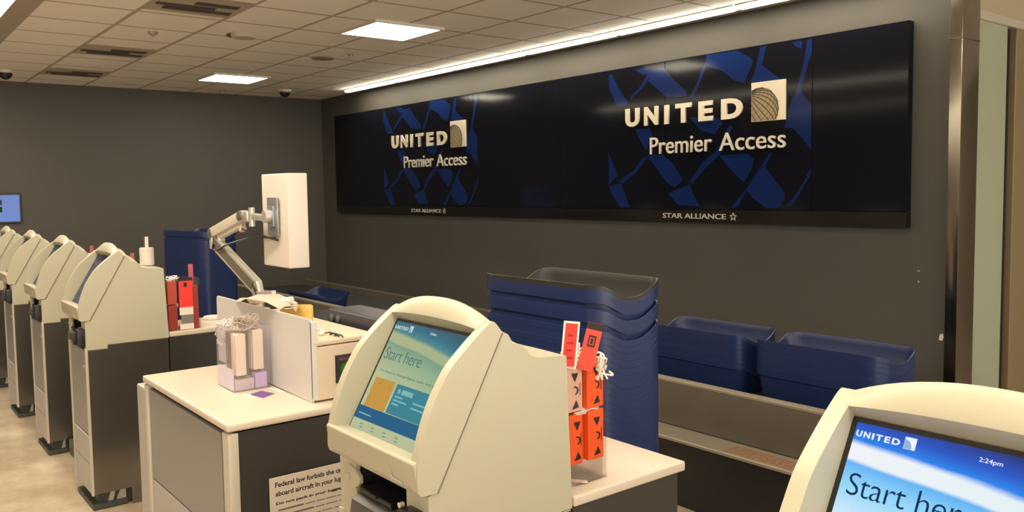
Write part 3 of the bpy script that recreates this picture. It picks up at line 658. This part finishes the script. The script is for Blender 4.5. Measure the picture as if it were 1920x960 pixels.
for i in range(24):
    z = -0.118 - i * 0.020; x = 0.028
    xe = x + rr.uniform(0.08, 0.13)
    flat(bm, [(x, z), (xe, z), (xe, z + 0.006), (x, z + 0.006)], mt)
    x = xe + 0.006
    while x < 0.45:
        w = rr.uniform(0.02, 0.05); flat(bm, [(x, z + 0.001), (x + w, z + 0.001), (x + w, z + 0.004), (x, z + 0.004)], mt); x += w + 0.005
obj('small_print', bm, mat('brown_ink', rough=0.6, linear=(0.16, 0.12, 0.09)), pl)

# raised cabinet
rc = thing('raised_cabinet', 'pale grey raised cabinet with tall front screen on the grey counter', 'cabinet', (-3.23, 1.27, 0.90))
bm = B(); box(bm, -0.43, 0.481, 0.010, 0.262, 0.007, 0.200, 0.004); box(bm, -0.43, 0.483, 0.008, 0.264, 0.203, 0.222, 0.006); obj('body', bm, mat('cabinet_beige', rough=0.45, linear=(0.62, 0.50, 0.38)), rc)
bm = B(); prism(bm, [(-0.48, 0.012), (0.470, 0.0), (0.481, 0.012), (0.481, 0.288), (0.47, 0.300), (-0.47, 0.300), (-0.48, 0.29)], 0.0, 0.009, 'y', bev=0.002); box(bm, 0.470, 0.4815, 0, 0.022, 0.012, 0.292, 0.003)
obj('front_screen', bm, mat('screen_panel_grey', rough=0.35, metal=0.1, linear=(0.60, 0.57, 0.57)), rc)
bm = B(); box(bm, 0.481, 0.488, 0.088, 0.20, 0.060, 0.162, 0.003); rd = obj('readout', bm, M_black, rc)
bm = B(); cyl(bm, (0.488, 0.128, 0.112), (0.4895, 0.128, 0.112), 0.022, seg=20); obj('green_indicator', bm, emat('green_glow', (60, 110, 20), 0.9), rd)
bm = B(); box(bm, 0.488, 0.489, 0.10, 0.19, 0.142, 0.152); obj('readout_bar', bm, mat('dim_red_bar', rough=0.4, linear=(0.09, 0.03, 0.03)), rd)
bm = B(); box(bm, -0.42, 0.75, 0.268, 0.50, 0.005, 0.195, 0.004); obj('rear_shelf', bm, M_black, rc)
# things on the raised cabinet
kb = thing('scanner_unit', 'long dark slate device lying behind the pale raised cabinet', 'device', (-2.87, 1.62, 1.0955))
bm = B(); box(bm, -0.35, 0.42, -0.055, 0.10, 0.0, 0.07, 0.012, 3); obj('body', bm, M_slate, kb, smooth=True)
for x in (-0.31, -0.255):
    bm = B(); cyl(bm, (x, -0.060, 0.035), (x, -0.0545, 0.035), 0.014, 0.014, 16); obj('knob', bm, mat('teal_knob', rough=0.3, linear=(0.10, 0.13, 0.14)), kb)
bm = B()
for i in range(2):
    prism(bm, [(-3.29, 1.127), (-2.995, 1.127), (-2.995, 1.220 - 0.004 * i), (-3.29, 1.190 - 0.004 * i)], 1.385 + 0.006 * i, 1.388 + 0.006 * i, 'y')
prism(bm, [(1.36, 1.1225), (1.42, 1.1225), (1.42, 1.127), (1.36, 1.127)], -3.29, -2.995, 'x')
tag(obj('yellow_card_stand', bm, M_yellow), 'yellow card standing behind the front screen of the raised cabinet', 'card')
def crumple(name, cx, cy, cz, rx, ry, rz, m, seed, label, cat, rot=0):
    s = bmesh.new(); bmesh.ops.create_icosphere(s, subdivisions=3, radius=1); r = random.Random(seed)
    for v in s.verts:
        k = 1 + 0.22 * math.sin(5 * v.co.x + seed) * math.cos(6 * v.co.y - seed) + r.uniform(-0.10, 0.10)
        v.co = Vector((v.co.x * rx * k, v.co.y * ry * k, max(v.co.z, -0.5) * rz * k))
    z0 = min(v.co.z for v in s.verts)
    o = obj(name, s, m, mx=Matrix.Translation((cx, cy, cz - z0)) @ Matrix.Rotation(rot, 4, 'Y')); return tag(o, label, cat)
# white folded paper over the screen top
bm = B()
sec = [(-3.50, 1.196), (-3.44, 1.201), (-3.36, 1.214), (-3.28, 1.232), (-3.18, 1.238), (-3.10, 1.236), (-3.06, 1.226), (-3.03, 1.210)]
t = bmesh.new(); rows = []
for i, (x, z) in enumerate(sec):
    w = 0.02 + 0.05 * math.sin(PI * (i + 0.5) / len(sec))
    rows.append([t.verts.new((x, 1.275 + s * w * 1.2 + 0.03, z + dz)) for s, dz in ((-0.8, -0.004 + 0.002 * (i % 2)), (-0.2, 0.010), (0.4, 0.006 + 0.004 * ((i + 1) % 2)), (1.0, -0.018))])
for i in range(len(rows) - 1):
    for j in range(3): t.faces.new((rows[i][j], rows[i][j + 1], rows[i + 1][j + 1], rows[i + 1][j]))
ex = bmesh.ops.solidify(t, geom=list(t.faces), thickness=0.003)
join(bm, t)
cyl(bm, (-3.07, 1.30, 1.235), (-3.035, 1.33, 1.238), 0.012, 0.014, 12)
for dz in (0, 1, 2): box(bm, -3.10 + dz * 0.008, -3.04, 1.300, 1.345, 1.205 + dz * 0.009, 1.209 + dz * 0.009)
tag(obj('folded_paper', bm, M_paper), 'crumpled white paper draped over the top of the grey screen', 'paper')
tube_pts = smooth_curve([(-2.90, 1.33, 1.128), (-2.88, 1.35, 1.142), (-2.85, 1.36, 1.138), (-2.84, 1.345, 1.126)])
bm = B(); tube(bm, tube_pts, 0.006); tag(obj('paper_curl', bm, M_paper), 'small curled white paper scrap on the raised cabinet top', 'paper')
bm = B()
for q in range(5): tube(bm, smooth_curve([(-2.86 + 0.02 * q, 1.375 + 0.01 * (q % 2), 1.1265), (-2.845 + 0.02 * q, 1.39, 1.131), (-2.82 + 0.02 * q, 1.38 + 0.008 * (q % 3), 1.1265)]), 0.0025, 6)
tag(obj('dark_cord', bm, M_ink), 'thin dark squiggle of cord lying on the raised cabinet top', 'cord')

# monitor on its arm
mo = thing('monitor_mount', 'silver articulated monitor arm rising from behind the grey counter', 'monitor arm', (-3.64, 1.44, 1.122))
def bar(bm, p0, p1, w, h, bev=0.005):
    p0, p1 = Vector(p0), Vector(p1); d = p1 - p0
    x = d.normalized(); y = Vector((0, 1, 0)); z = x.cross(y).normalized()
    mxx = Matrix(((x.x, y.x, z.x, p0.x), (x.y, y.y, z.y, p0.y), (x.z, y.z, z.z, p0.z), (0, 0, 0, 1)))
    box(bm, 0, d.length, -w / 2, w / 2, -h / 2, h / 2, bev, 2, mxx)
O = Vector((-3.64, 1.44, 1.122))
def Lc(x, z, y=1.44): return Vector((x, y, z)) - O
bm = B(); cyl(bm, (0, 0, 0), (0, 0, 0.012), 0.045, 0.045, 28, 0.002); cyl(bm, (0, 0, 0.012), (0, 0, 0.07), 0.02, 0.02, 24); obj('base', bm, M_silver, mo, smooth=True)
bm = B(); prism(bm, [(-3.66, 1.165), (-3.62, 1.165), (-3.615, 1.200), (-3.64, 1.256), (-4.185, 1.448), (-4.225, 1.448), (-4.225, 1.395), (-4.20, 1.375), (-3.70, 1.200), (-3.675, 1.180)], -0.014, 0.014, 'y', Matrix.Translation((-O.x, 0, -O.z)), 0.003)
lo = obj('lower_arm', bm, M_silver, mo, smooth=True)
bm = B(); prism(bm, [(-3.705, 1.214), (-3.662, 1.250), (-4.175, 1.432), (-4.198, 1.392)], -0.0155, 0.0155, 'y', Matrix.Translation((-O.x, 0, -O.z))); obj('channel', bm, mat('arm_channel', rough=0.5, linear=(0.10, 0.085, 0.06)), lo)
bm = B(); bar(bm, Lc(-4.205, 1.375), Lc(-4.205, 1.455), 0.04, 0.032, 0.006); obj('elbow_link', bm, M_silver, mo, smooth=True)
bm = B(); bar(bm, Lc(-4.215, 1.452), Lc(-3.78, 1.548), 0.05, 0.052, 0.012); bar(bm, Lc(-4.11, 1.443), Lc(-3.83, 1.505), 0.03, 0.03, 0.006); bar(bm, Lc(-3.83, 1.51), Lc(-3.81, 1.475), 0.03, 0.025, 0.005); bar(bm, Lc(-4.12, 1.45), Lc(-4.095, 1.415), 0.03, 0.022, 0.005)
up = obj('upper_arm', bm, mat('arm_white', rough=0.35, metal=0.2, linear=(0.62, 0.56, 0.48)), mo, smooth=True)
for x, z in ((-4.195, 1.455), (-3.79, 1.546)):
    bm = B(); cyl(bm, Lc(x, z, 1.410), Lc(x, z, 1.47), 0.022, 0.022, 20); cyl(bm, Lc(x, z, 1.408), Lc(x, z, 1.411), 0.012, 0.012, 16); obj('joint', bm, mat('arm_joint_dark', rough=0.4, metal=0.5, linear=(0.16, 0.15, 0.14)), up, smooth=True)
bm = B(); bar(bm, Lc(-3.79, 1.545), Lc(-3.71, 1.545), 0.04, 0.045, 0.006); bar(bm, Lc(-3.715, 1.545), Lc(-3.60, 1.54, 1.462), 0.025, 0.03, 0.005); cyl(bm, Lc(-3.70, 1.50), Lc(-3.70, 1.585), 0.014, 0.014, 16); cyl(bm, Lc(-3.59, 1.545, 1.45), Lc(-3.59, 1.545, 1.485), 0.028, 0.028, 20)
obj('swivel_head', bm, M_silver, mo, smooth=True)
bm = B(); box(bm, -3.635 + 3.64, -3.525 + 3.64, 0.045, 0.0555, 1.46 - O.z, 1.63 - O.z, 0.004); box(bm, 0.03, 0.09, 0.036, 0.046, 1.50 - O.z, 1.59 - O.z, 0.003); obj('mounting_plate', bm, mat('plate_grey', rough=0.3, metal=0.6, linear=(0.30, 0.32, 0.35)), mo, smooth=True)
bm = B()
tube(bm, smooth_curve([Lc(-3.82, 1.49, 1.43), Lc(-3.75, 1.475, 1.44), Lc(-3.66, 1.462, 1.46), Lc(-3.555, 1.443, 1.488), Lc(-3.553, 1.443, 1.4935)]), 0.0045)
tube(bm, smooth_curve([Lc(-3.56, 1.452, 1.488), Lc(-3.75, 1.445, 1.45), Lc(-3.95, 1.41, 1.42), Lc(-4.12, 1.375, 1.42), Lc(-4.17, 1.38, 1.42), Lc(-4.16, 1.40, 1.42)]), 0.0045)
tube(bm, smooth_curve([Lc(-3.66, 1.24, 1.415), Lc(-3.60, 1.20, 1.41), Lc(-3.63, 1.16, 1.40), Lc(-3.68, 1.128, 1.40), Lc(-3.75, 1.1275, 1.42)]), 0.006)
obj('cable', bm, M_black, mo, smooth=True)
bm = B(); bar(bm, Lc(-3.61, 1.205, 1.42), Lc(-3.43, 1.225, 1.42), 0.02, 0.018, 0.003); obj('clamp_lever', bm, M_steel_lt, mo)
mn = thing('monitor', 'white backed monitor held upright on the silver arm', 'monitor', (-3.583, 1.547, 1.32))
bm = B(); box(bm, -0.1415, 0.1415, -0.047, 0.047, 0, 0.414, 0.006, 3); mb = obj('casing', bm, M_white, mn, smooth=True)
bm = B(); box(bm, -0.125, 0.125, 0.047, 0.0485, 0.02, 0.394); obj('screen', bm, M_black, mn)

# wall mounted screen at the far left
wm = thing('wall_monitor', 'lit blue-white information screen on the far left wall', 'monitor', (XL, 1.26, 1.352))
bm = B(); box(bm, 0.0, 0.03, -0.31, 0.31, 0, 0.34, 0.004); obj('frame', bm, M_black, wm)
bm = B(); box(bm, 0.03, 0.031, -0.29, 0.29, 0.02, 0.315); sc = obj('display', bm, emat('wall_display_blue', (120, 140, 200), 1.0), wm)
for z0, z1, c, nm in ((0.205, 0.262, (62, 72, 62), 'grey_bar'), (0.125, 0.185, (42, 70, 20), 'green_bar')):
    bm = B(); box(bm, 0.031, 0.0316, -0.26, 0.12, z0, z1); obj(nm, bm, emat(nm, c, 0.9), sc)

# ------------------------------------------------------------------ tag holders
def holder(name, label, cat, x0, x1, y0, y1, h, m, z0=0.9002, th=0.003):
    bm = B(); box(bm, x0, x1, y0, y1, z0, z0 + th)
    box(bm, x0, x0 + th, y0, y1, z0 + th, z0 + h); box(bm, x1 - th, x1, y0, y1, z0 + th, z0 + h)
    box(bm, x0 + th, x1 - th, y0, y0 + th, z0 + th, z0 + h); box(bm, x0 + th, x1 - th, y1 - th, y1, z0 + th, z0 + h)
    return tag(obj(name, bm, m), label, cat)
def bundle(x, y0, y1, z0, z1, m, label, group, marks=True, depth=0.045, mk=M_ink):
    w = y1 - y0; hh = z1 - z0
    t = thing('tag_bundle', label, 'luggage tags', (x - depth / 2, (y0 + y1) / 2, z0), group=group)
    bm = B()
    for k in range(5): box(bm, -depth / 2 + depth * k / 5, -depth / 2 + depth * (k + 1) / 5 - 0.001, -w / 2 + 0.001 * (k % 2), w / 2 - 0.001 * ((k + 1) % 2), 0.0005 * (k % 2), hh - 0.002 * (k % 2), 0.001, 1)
    obj('card_stack', bm, m, t)
    if marks:
        bm = B(); mxx = basis((depth / 2 - 0.0005, -w / 2, 0), (0, 1, 0), (0, 0, 1))
        for q, zz in enumerate((0.16, 0.47, 0.76)):
            a = w * 0.55; zc = hh * zz
            if q == 0: flat(bm, [(a - 0.010, zc - 0.011), (a + 0.013, zc - 0.008), (a + 0.004, zc + 0.011)], mxx); 
            elif q == 1:
                for th in range(-3, 4): flat(bm, [(a + 0.007 * math.cos(th / 2), zc + 0.008 * math.sin(th / 2)), (a + 0.012 * math.cos(th / 2), zc + 0.011 * math.sin(th / 2)), (a + 0.012 * math.cos((th + 1) / 2), zc + 0.011 * math.sin((th + 1) / 2)), (a + 0.007 * math.cos((th + 1) / 2), zc + 0.008 * math.sin((th + 1) / 2))], mxx)
            else: flat(bm, [(a - 0.012, zc + 0.011), (a + 0.010, zc + 0.011), (a + 0.010, zc + 0.007), (a, zc - 0.011)], mxx)
        flat(bm, [(w * 0.82, hh * 0.35), (w * 0.85, hh * 0.35), (w * 0.85, hh * 0.62), (w * 0.82, hh * 0.62)], mxx)
        obj('printed_mark', bm, mk, t)
    return t
def strings(label, cx, cy, cz, sx_, sy_, sz_, n, seed, name='elastic_string', m=M_string, r=0.0016):
    bm = B(); rr = random.Random(seed)
    for i in range(n):
        p = [(cx + rr.uniform(-sx_, sx_), cy + rr.uniform(-sy_, sy_), cz + rr.uniform(0, sz_)) for _ in range(5)]
        p[0] = (p[0][0], p[0][1], cz); tube(bm, smooth_curve(p, 5), r, 5)
    return tag(obj(name, bm, m, smooth=True), label, 'string', kind='stuff')
# A: by the central kiosk
holder('acrylic_holder', 'clear acrylic holder of orange tags behind the central kiosk', 'holder', -1.700, -1.527, 1.362, 1.516, 0.31, M_clear)
gA = 'orange tag bundles in the clear holder'
bundle(-1.532, 1.455, 1.511, 0.955, 1.083, M_orange, 'lower right bundle of orange luggage tags in the holder', gA)
bundle(-1.532, 1.392, 1.437, 0.955, 1.083, M_orange, 'lower left bundle of orange luggage tags in the holder', gA)
bundle(-1.532, 1.452, 1.511, 1.090, 1.213, M_orange, 'upper right bundle of orange luggage tags in the holder', gA)
bundle(-1.532, 1.378, 1.437, 1.090, 1.205, mat('pinkish_tag_card', rough=0.5, linear=(0.75, 0.48, 0.38)), 'pale upper left bundle of luggage tags in the holder', gA)
bm = B(); box(bm, -1.585, -1.533, 1.375, 1.505, 0.9035, 0.9545); 
tag(obj('tag_riser', bm, clear_mat('clear_riser', (0.93, 0.9, 0.88), haze=0.15, hazecol=(0.7, 0.6, 0.5))), 'clear riser block under the orange tag bundles', 'riser')
bm = B(); flat(bm, [(-1.60, 1.37), (-1.52, 1.44), (-1.535, 1.452), (-1.60, 1.40)], None, 0.9040, 0.001)
tag(obj('white_scrap', bm, M_string), 'white paper scrap lying in the bottom of the clear holder', 'paper')
strings('tangle of white elastic strings over the orange tag bundles', -1.555, 1.445, 1.207, 0.03, 0.055, 0.035, 22, 4)
strings('white elastic loops hanging at the right edge of the clear holder', -1.535, 1.505, 1.16, 0.02, 0.022, 0.075, 7, 9, r=0.0025)
strings('white elastic strings between the upper and lower orange bundles', -1.545, 1.46, 1.080, 0.012, 0.05, 0.014, 9, 13)
def upright_tag(px, py, pz, w, h, lean, tilt, face, border, label, top=None, square=False, yaw_=0.9):
    t = thing('luggage_tag', label, 'luggage tag', (px, py, pz), group='upright luggage tags')
    mxx = Matrix.Rotation(yaw_, 4, 'Z') @ Matrix.Rotation(lean, 4, 'Y') @ Matrix.Rotation(tilt, 4, 'X')
    bm = B(); box(bm, -w / 2, w / 2, -0.0008, 0.0008, 0, h, 0, 1, mxx); c = obj('card', bm, border, t)
    bm = B(); e = w * 0.12; box(bm, -w / 2 + e, w / 2 - e, -0.0014, -0.0008, e, h * (0.86 if top else 1) - e, 0, 1, mxx); obj('printed_face', bm, face, c)
    if top: bm = B(); box(bm, -w / 2, w / 2, -0.0014, -0.0008, h * 0.86, h, 0, 1, mxx); obj('top_band', bm, top, c)
    bm = B()
    if square:
        for a, b2, c2_, d2 in ((-.24, .24, .50, .54), (-.24, .24, .70, .74), (-.24, -.16, .54, .70), (.16, .24, .54, .70), (-.08, .08, .56, .68)): box(bm, w * a, w * b2, -0.002, -0.0014, h * c2_, h * d2, 0, 1, mxx)
    else:
        for q in range(4): box(bm, -w * 0.2, w * 0.2 - 0.003 * (q % 2), -0.002, -0.0014, h * (0.2 + 0.16 * q), h * (0.25 + 0.16 * q), 0, 1, mxx)
    obj('print', bm, M_ink if square else mat('dark_red_ink', rough=0.6, linear=(0.35, 0.01, 0.01)), c)
upright_tag(-1.530, 1.385, 1.205, 0.040, 0.118, 0.10, 0, M_red, M_paper, 'bright red tag with white border sticking up behind the central kiosk')
upright_tag(-1.520, 1.432, 1.195, 0.040, 0.122, 0.25, 0, mat('orange_red_card', rough=0.5, linear=(0.72, 0.06, 0.04)), mat('orange_red_border', rough=0.5, linear=(0.78, 0.07, 0.04)), 'orange tag with black square leaning out of the clear holder', top=M_ink, square=True)
upright_tag(-1.545, 1.412, 1.205, 0.030, 0.060, 0.12, 0, mat('barcode_grey', rough=0.6, linear=(0.28, 0.25, 0.20)), M_paper, 'short grey barcode tag between the red and orange upright tags')
# B: behind the rail kiosk (and the others of the row)
def red_holder(dx, which):
    holder('acrylic_holder', 'clear acrylic holder of red tags behind the %s' % which, 'holder', -4.90 + dx, -4.748 + dx, 1.355, 1.535, 0.285, M_clear)
    g = 'red tag bundles behind the left row of kiosks'
    dull = mat('dull_red_card', rough=0.5, linear=(0.42, 0.055, 0.045)); 
    bundle(-4.754 + dx, 1.362, 1.412, 0.9035, 1.04, dull, 'lower left dull red tag bundle behind the %s' % which, g, marks=False)
    bundle(-4.754 + dx, 1.362, 1.412, 1.045, 1.17, mat('brick_red_card', rough=0.5, linear=(0.62, 0.10, 0.07)), 'upper left red tag bundle behind the %s' % which, g, marks=False)
    bundle(-4.754 + dx, 1.498, 1.528, 0.9035, 1.14, dull, 'right hand red tag bundle behind the %s' % which, g, marks=False)
    t = thing('fragile_tag', 'large bright red hanging tag with white foot behind the %s' % which, 'luggage tag', (-4.745 + dx, 1.458, 0.9035), group='large red tags')
    bm = B(); box(bm, -0.0, 0.0015, -0.038, 0.036, 0.122, 0.268); obj('card', bm, M_red, t)
    bm = B(); box(bm, -0.0, 0.0015, -0.038, 0.036, 0.268, 0.287); box(bm, 0.0015, 0.002, -0.012, 0.006, 0.235, 0.258); obj('dark_print', bm, M_ink, t)
    bm = B(); box(bm, -0.0, 0.0015, -0.038, 0.036, 0.08, 0.122); obj('white_band', bm, M_paper, t); bm = B(); box(bm, 0.0, 0.0015, -0.038, 0.036, 0, 0.03); obj('white_foot', bm, M_paper, t)
    bm = B(); box(bm, -0.0, 0.0015, -0.030, 0.036, 0.03, 0.08); obj('grey_window', bm, mat('grey_card', rough=0.5, linear=(0.20, 0.19, 0.18)), t)
    bm = B(); box(bm, -4.80 + dx, -4.798 + dx, 1.492, 1.518, 1.145, 1.258); tag(obj('luggage_tag', bm, mat('dusty_pink_card', rough=0.5, linear=(0.45, 0.10, 0.11))), 'narrow dusty red tag standing tall behind the %s' % which, 'luggage tag', 'narrow red tags')
    strings('white strings on top of the red tags behind the %s' % which, -4.78 + dx, 1.40, 1.172, 0.02, 0.035, 0.03, 8, 21 + int(-dx * 3))
red_holder(0, 'kiosk with the side rail')
red_holder(-1.215, 'second kiosk of the left row')
red_holder(-2.395, 'third kiosk of the left row')
red_holder(-3.63, 'farthest kiosk of the left row')
bm = B(); cyl(bm, (-5.045, 1.700, 0.9005), (-5.045, 1.700, 0.918), 0.055, 0.052, 28, 0.003); tag(obj('paper_roll', bm, M_paper, smooth=True), 'flat white paper roll lying on the counter behind the rail kiosk', 'paper roll')
# C: lilac holder on the grey counter
holder('lilac_holder', 'lilac tinted clear holder of white tags on the grey counter', 'holder', -3.272, -3.098, 1.113, 1.257, 0.245, M_lilacclear)
gC = 'white tag bundles in the lilac holder'
wt = mat('cream_tag_card', rough=0.55, linear=(0.78, 0.66, 0.52))
bundle(-3.105, 1.128, 1.168, 0.960, 1.118, wt, 'left cream tag bundle in the lilac holder', gC, marks=False, depth=0.05)
bundle(-3.105, 1.195, 1.236, 0.975, 1.128, wt, 'right cream tag bundle in the lilac holder', gC, marks=False, depth=0.05)
bundle(-3.165, 1.122, 1.245, 0.945, 1.125, mat('brown_tag_card', rough=0.6, linear=(0.24, 0.18, 0.15)), 'brownish tag bundle behind the cream ones in the lilac holder', gC, marks=False, depth=0.03)  # browner card than the cream bundles in front
bundle(-3.106, 1.200, 1.248, 0.9035, 0.962, M_lilac, 'lilac printed tags low in the lilac holder', gC, marks=False, depth=0.04)
bm = B(); box(bm, -3.26, -3.11, 1.122, 1.196, 0.9035, 0.9445); tag(obj('tag_riser', bm, mat('mauve_riser', rough=0.4, linear=(0.58, 0.50, 0.54))), 'mauve riser under the left tags in the lilac holder', 'riser')
bm = B(); box(bm, -3.266, -3.11, 1.117, 1.1185, 0.9035, 0.985); tag(obj('painted_reflection', bm, mat('lilac_reflection_paint', rough=0.4, linear=(0.84, 0.80, 0.95))), 'painted lilac white reflection low in the left face of the lilac holder', 'card')  # thin pale sheet standing in for the light patch reflected in the acrylic
strings('fluffy white elastic strings spilling over the left of the lilac holder', -3.26, 1.15, 1.06, 0.03, 0.035, 0.10, 26, 31)
strings('pale elastic strings heaped above the cream tags', -3.14, 1.185, 1.130, 0.035, 0.055, 0.055, 26, 37, m=mat('beige_elastic', rough=0.7, linear=(0.50, 0.42, 0.36)))
bm = B(); flat(bm, [(-3.035, 1.150), (-3.060, 1.205), (-2.985, 1.225), (-2.950, 1.165)], None, 0.9003, 0.0012); tag(obj('purple_tag', bm, M_purple), 'purple tag lying flat in front of the lilac holder', 'luggage tag')
bm = B(); flat(bm, [(-3.06, 1.120), (-3.045, 1.150), (-2.965, 1.150), (-2.975, 1.125)], None, 0.9003, 0.0008); tag(obj('white_scrap', bm, M_paper), 'white scrap beside the purple tag on the counter', 'paper')
bm = B(); flat(bm, [(-3.08, 1.235), (-3.05, 1.262), (-2.975, 1.262), (-2.99, 1.240)], None, 0.9003, 0.0025); tag(obj('paper_slip', bm, M_paper), 'small pale slip against the foot of the grey screen', 'paper')

# ------------------------------------------------------------------ conveyor
cv = thing('baggage_conveyor', 'long baggage conveyor with tan metal guards along the sign wall', 'conveyor', (-5.0, 3.3, 0))
X0, X1 = -5.3, 6.5
bm = B(); box(bm, X0, X1, 0.19, 0.225, 0.35, 0.585, 0.003); obj('front_guard', bm, M_conv, cv)
bm = B(); box(bm, X0, X1, 0.185, 0.245, 0.586, 0.602, 0.004); obj('guard_cap', bm, mat('guard_cap_metal', rough=0.4, metal=0.3, linear=(0.30, 0.26, 0.20)), cv)
bm = B(); box(bm, X0, X1, 0.0, 0.188, 0.335, 0.35, 0.003); obj('ledge', bm, mat('ledge_metal', rough=0.35, metal=0.4, linear=(0.38, 0.34, 0.27)), cv)
bm = B(); box(bm, X0, X1, 0.012, 1.42, 0.0, 0.333); obj('frame', bm, M_black, cv)
bm = B(); box(bm, X0, X1, 0.226, 1.36, 0.34, 0.45, 0.01); obj('belt', bm, M_belt, cv)
bm = B(); box(bm, X0, X1, 1.365, 1.42, 0.334, 0.52, 0.004); obj('rear_guard', bm, M_conv, cv)
bm = B(); rr = random.Random(5); mx = basis((2.44, 0.0, 0.3502), (1, 0, 0), (0, 1, 0))
bm2 = B(); box(bm2, 0.0, 0.42, 0.02, 0.15, 0, 0.0008, 0, 1, mx); lb = obj('warning_label', bm2, mat('label_tan', rough=0.5, linear=(0.28, 0.21, 0.14)), cv)
for r_ in range(4):
    x = 0.02
    while x < 0.36:
        w = rr.uniform(0.02, 0.06); y = 0.035 + r_ * 0.028; flat(bm, [(x, y), (x + w, y), (x + w, y + 0.012), (x, y + 0.012)], mx, 0.0009, 0.0004); x += w + 0.012
obj('label_print', bm, mat('label_red', rough=0.5, linear=(0.26, 0.09, 0.05)), lb)

# ------------------------------------------------------------------ tubs
def tub_mesh(L, D, Hh, dip, m, name):
    bm = bmesh.new(); N = 72; rc_ = 0.085
    def outline(l, d, r):
        pts = []
        for k in range(N):
            q = k // (N // 4); a = (k % (N // 4)) / (N // 4) * PI / 2 + q * PI / 2
            cx = (l / 2 - r) * (1 if q in (0, 3) else -1); cy = (d / 2 - r) * (1 if q in (0, 1) else -1)
            pts.append((cx + r * math.cos(a), cy + r * math.sin(a)))
        # refine: insert straight subdivisions by re-sampling along the perimeter
        out = []; per = [0]
        P2 = pts + [pts[0]]
        for i in range(N): per.append(per[-1] + math.dist(P2[i], P2[i + 1]))
        T = per[-1]; M2 = 96; j = 0
        for i in range(M2):
            s = T * i / M2
            while per[j + 1] < s: j += 1
            f = (s - per[j]) / (per[j + 1] - per[j]); out.append((P2[j][0] + f * (P2[j + 1][0] - P2[j][0]), P2[j][1] + f * (P2[j + 1][1] - P2[j][1])))
        return out
    def dipf(x, y):
        if abs(x) < L * 0.36: return 0
        t = max(0, min(1, (abs(y) - D * 0.05) / (D * 0.42))); return dip * (0.5 + 0.5 * math.cos(PI * t)) * min(1, (abs(x) - L * 0.36) / (L * 0.10))
    rings = []
    spec = [(-0.080, 0.0, 0), (-0.066, 0.012, 0), (-0.022, Hh - 0.040, 1), (-0.022, Hh - 0.0277, 1), (0.0, Hh - 0.0275, 1), (0.0004, Hh - 0.014, 1), (0.0, Hh - 0.0006, 1), (-0.0012, Hh, 1), (-0.014, Hh, 1), (-0.017, Hh - 0.003, 1), (-0.025, Hh - 0.030, 1), (-0.074, 0.016, 0), (-0.088, 0.006, 0)]
    for off, z, w in spec:
        o = outline(L + off, D + off, rc_ + off / 2 * 0.5)
        rings.append([bm.verts.new((x, y, z - (dipf(x, y) if w else 0))) for x, y in o])
    n_ = len(rings[0])
    for i in range(len(rings) - 1):
        for k in range(n_):
            bm.faces.new((rings[i][k], rings[i][(k + 1) % n_], rings[i + 1][(k + 1) % n_], rings[i + 1][k]))
    bm.faces.new(rings[0][::-1]); bm.faces.new(rings[-1])
    bmesh.ops.recalc_face_normals(bm, faces=bm.faces)
    me = bpy.data.meshes.new(name); bm.to_mesh(me); bm.free(); me.materials.append(m)
    me.polygons.foreach_set('use_smooth', [True] * len(me.polygons)); me.set_sharp_from_angle(angle=math.radians(30))
    return me
TL_, TD_, TH_ = 0.75, 0.40, 0.19
ME_tub = tub_mesh(TL_, TD_, TH_, 0.058, M_tub, 'tub'); ME_tubk = tub_mesh(TL_, TD_, TH_, 0.058, M_tubblack, 'tub_black')
rt = random.Random(11)
def tub(x, y, ztop, rz, label, group, me=None):
    o = bpy.data.objects.new('luggage_tub', me or ME_tub); COL.objects.link(o)
    o.location = (x, y, ztop - TH_); o.rotation_euler = (0, 0, rz); return tag(o, label, 'tub', group)
def stack(x, y, tops, rz, where, group, black_top=False, jit=0.0005):
    for i, zt in enumerate(tops):
        if i == 0: l = ('black' if black_top else 'navy blue') + ' tub on top of the ' + where
        elif i == 1: l = 'navy tub just under the top of the ' + where
        elif i == len(tops) - 1: l = 'lowest navy tub of the ' + where
        else: l = 'navy tub nested in the ' + where
        tub(x + rt.uniform(-jit, jit), y + rt.uniform(-jit, jit), zt, rz, l, group, ME_tubk if (black_top and i == 0) else None)
A = [1.278, 1.262, 1.236, 1.185, 1.158, 1.106]
while A[-1] > TH_ + 0.03: A.append(A[-1] - 0.0278)
A[-1] = TH_
stack(-2.662, 2.42, A, 0.0, 'tall stack behind the central kiosk', 'tubs in the tall stack behind the central kiosk', True)
A2 = [1.300, 1.274, 1.222]
while A2[-1] > TH_ + 0.03: A2.append(A2[-1] - 0.0278)
A2[-1] = TH_
stack(-8.33, 2.71, A2, 0.21, 'tall stack near the left wall', 'tubs in the tall stack near the left wall')
base = 0.45 + TH_ + 0.001; zs = [base + 0.0278 * i for i in range(6, -1, -1)]
stack(-3.24, 4.09, zs, 0.0, 'short conveyor stack beside the tall one', 'tubs in the left short stack on the conveyor')
stack(-2.415, 4.09, zs, 0.0, 'short conveyor stack near the steel column', 'tubs in the right short stack on the conveyor')
stack(-8.0, 3.78, [base, ], 0.0, 'far end of the conveyor, lying alone', 'single tubs on the far conveyor')
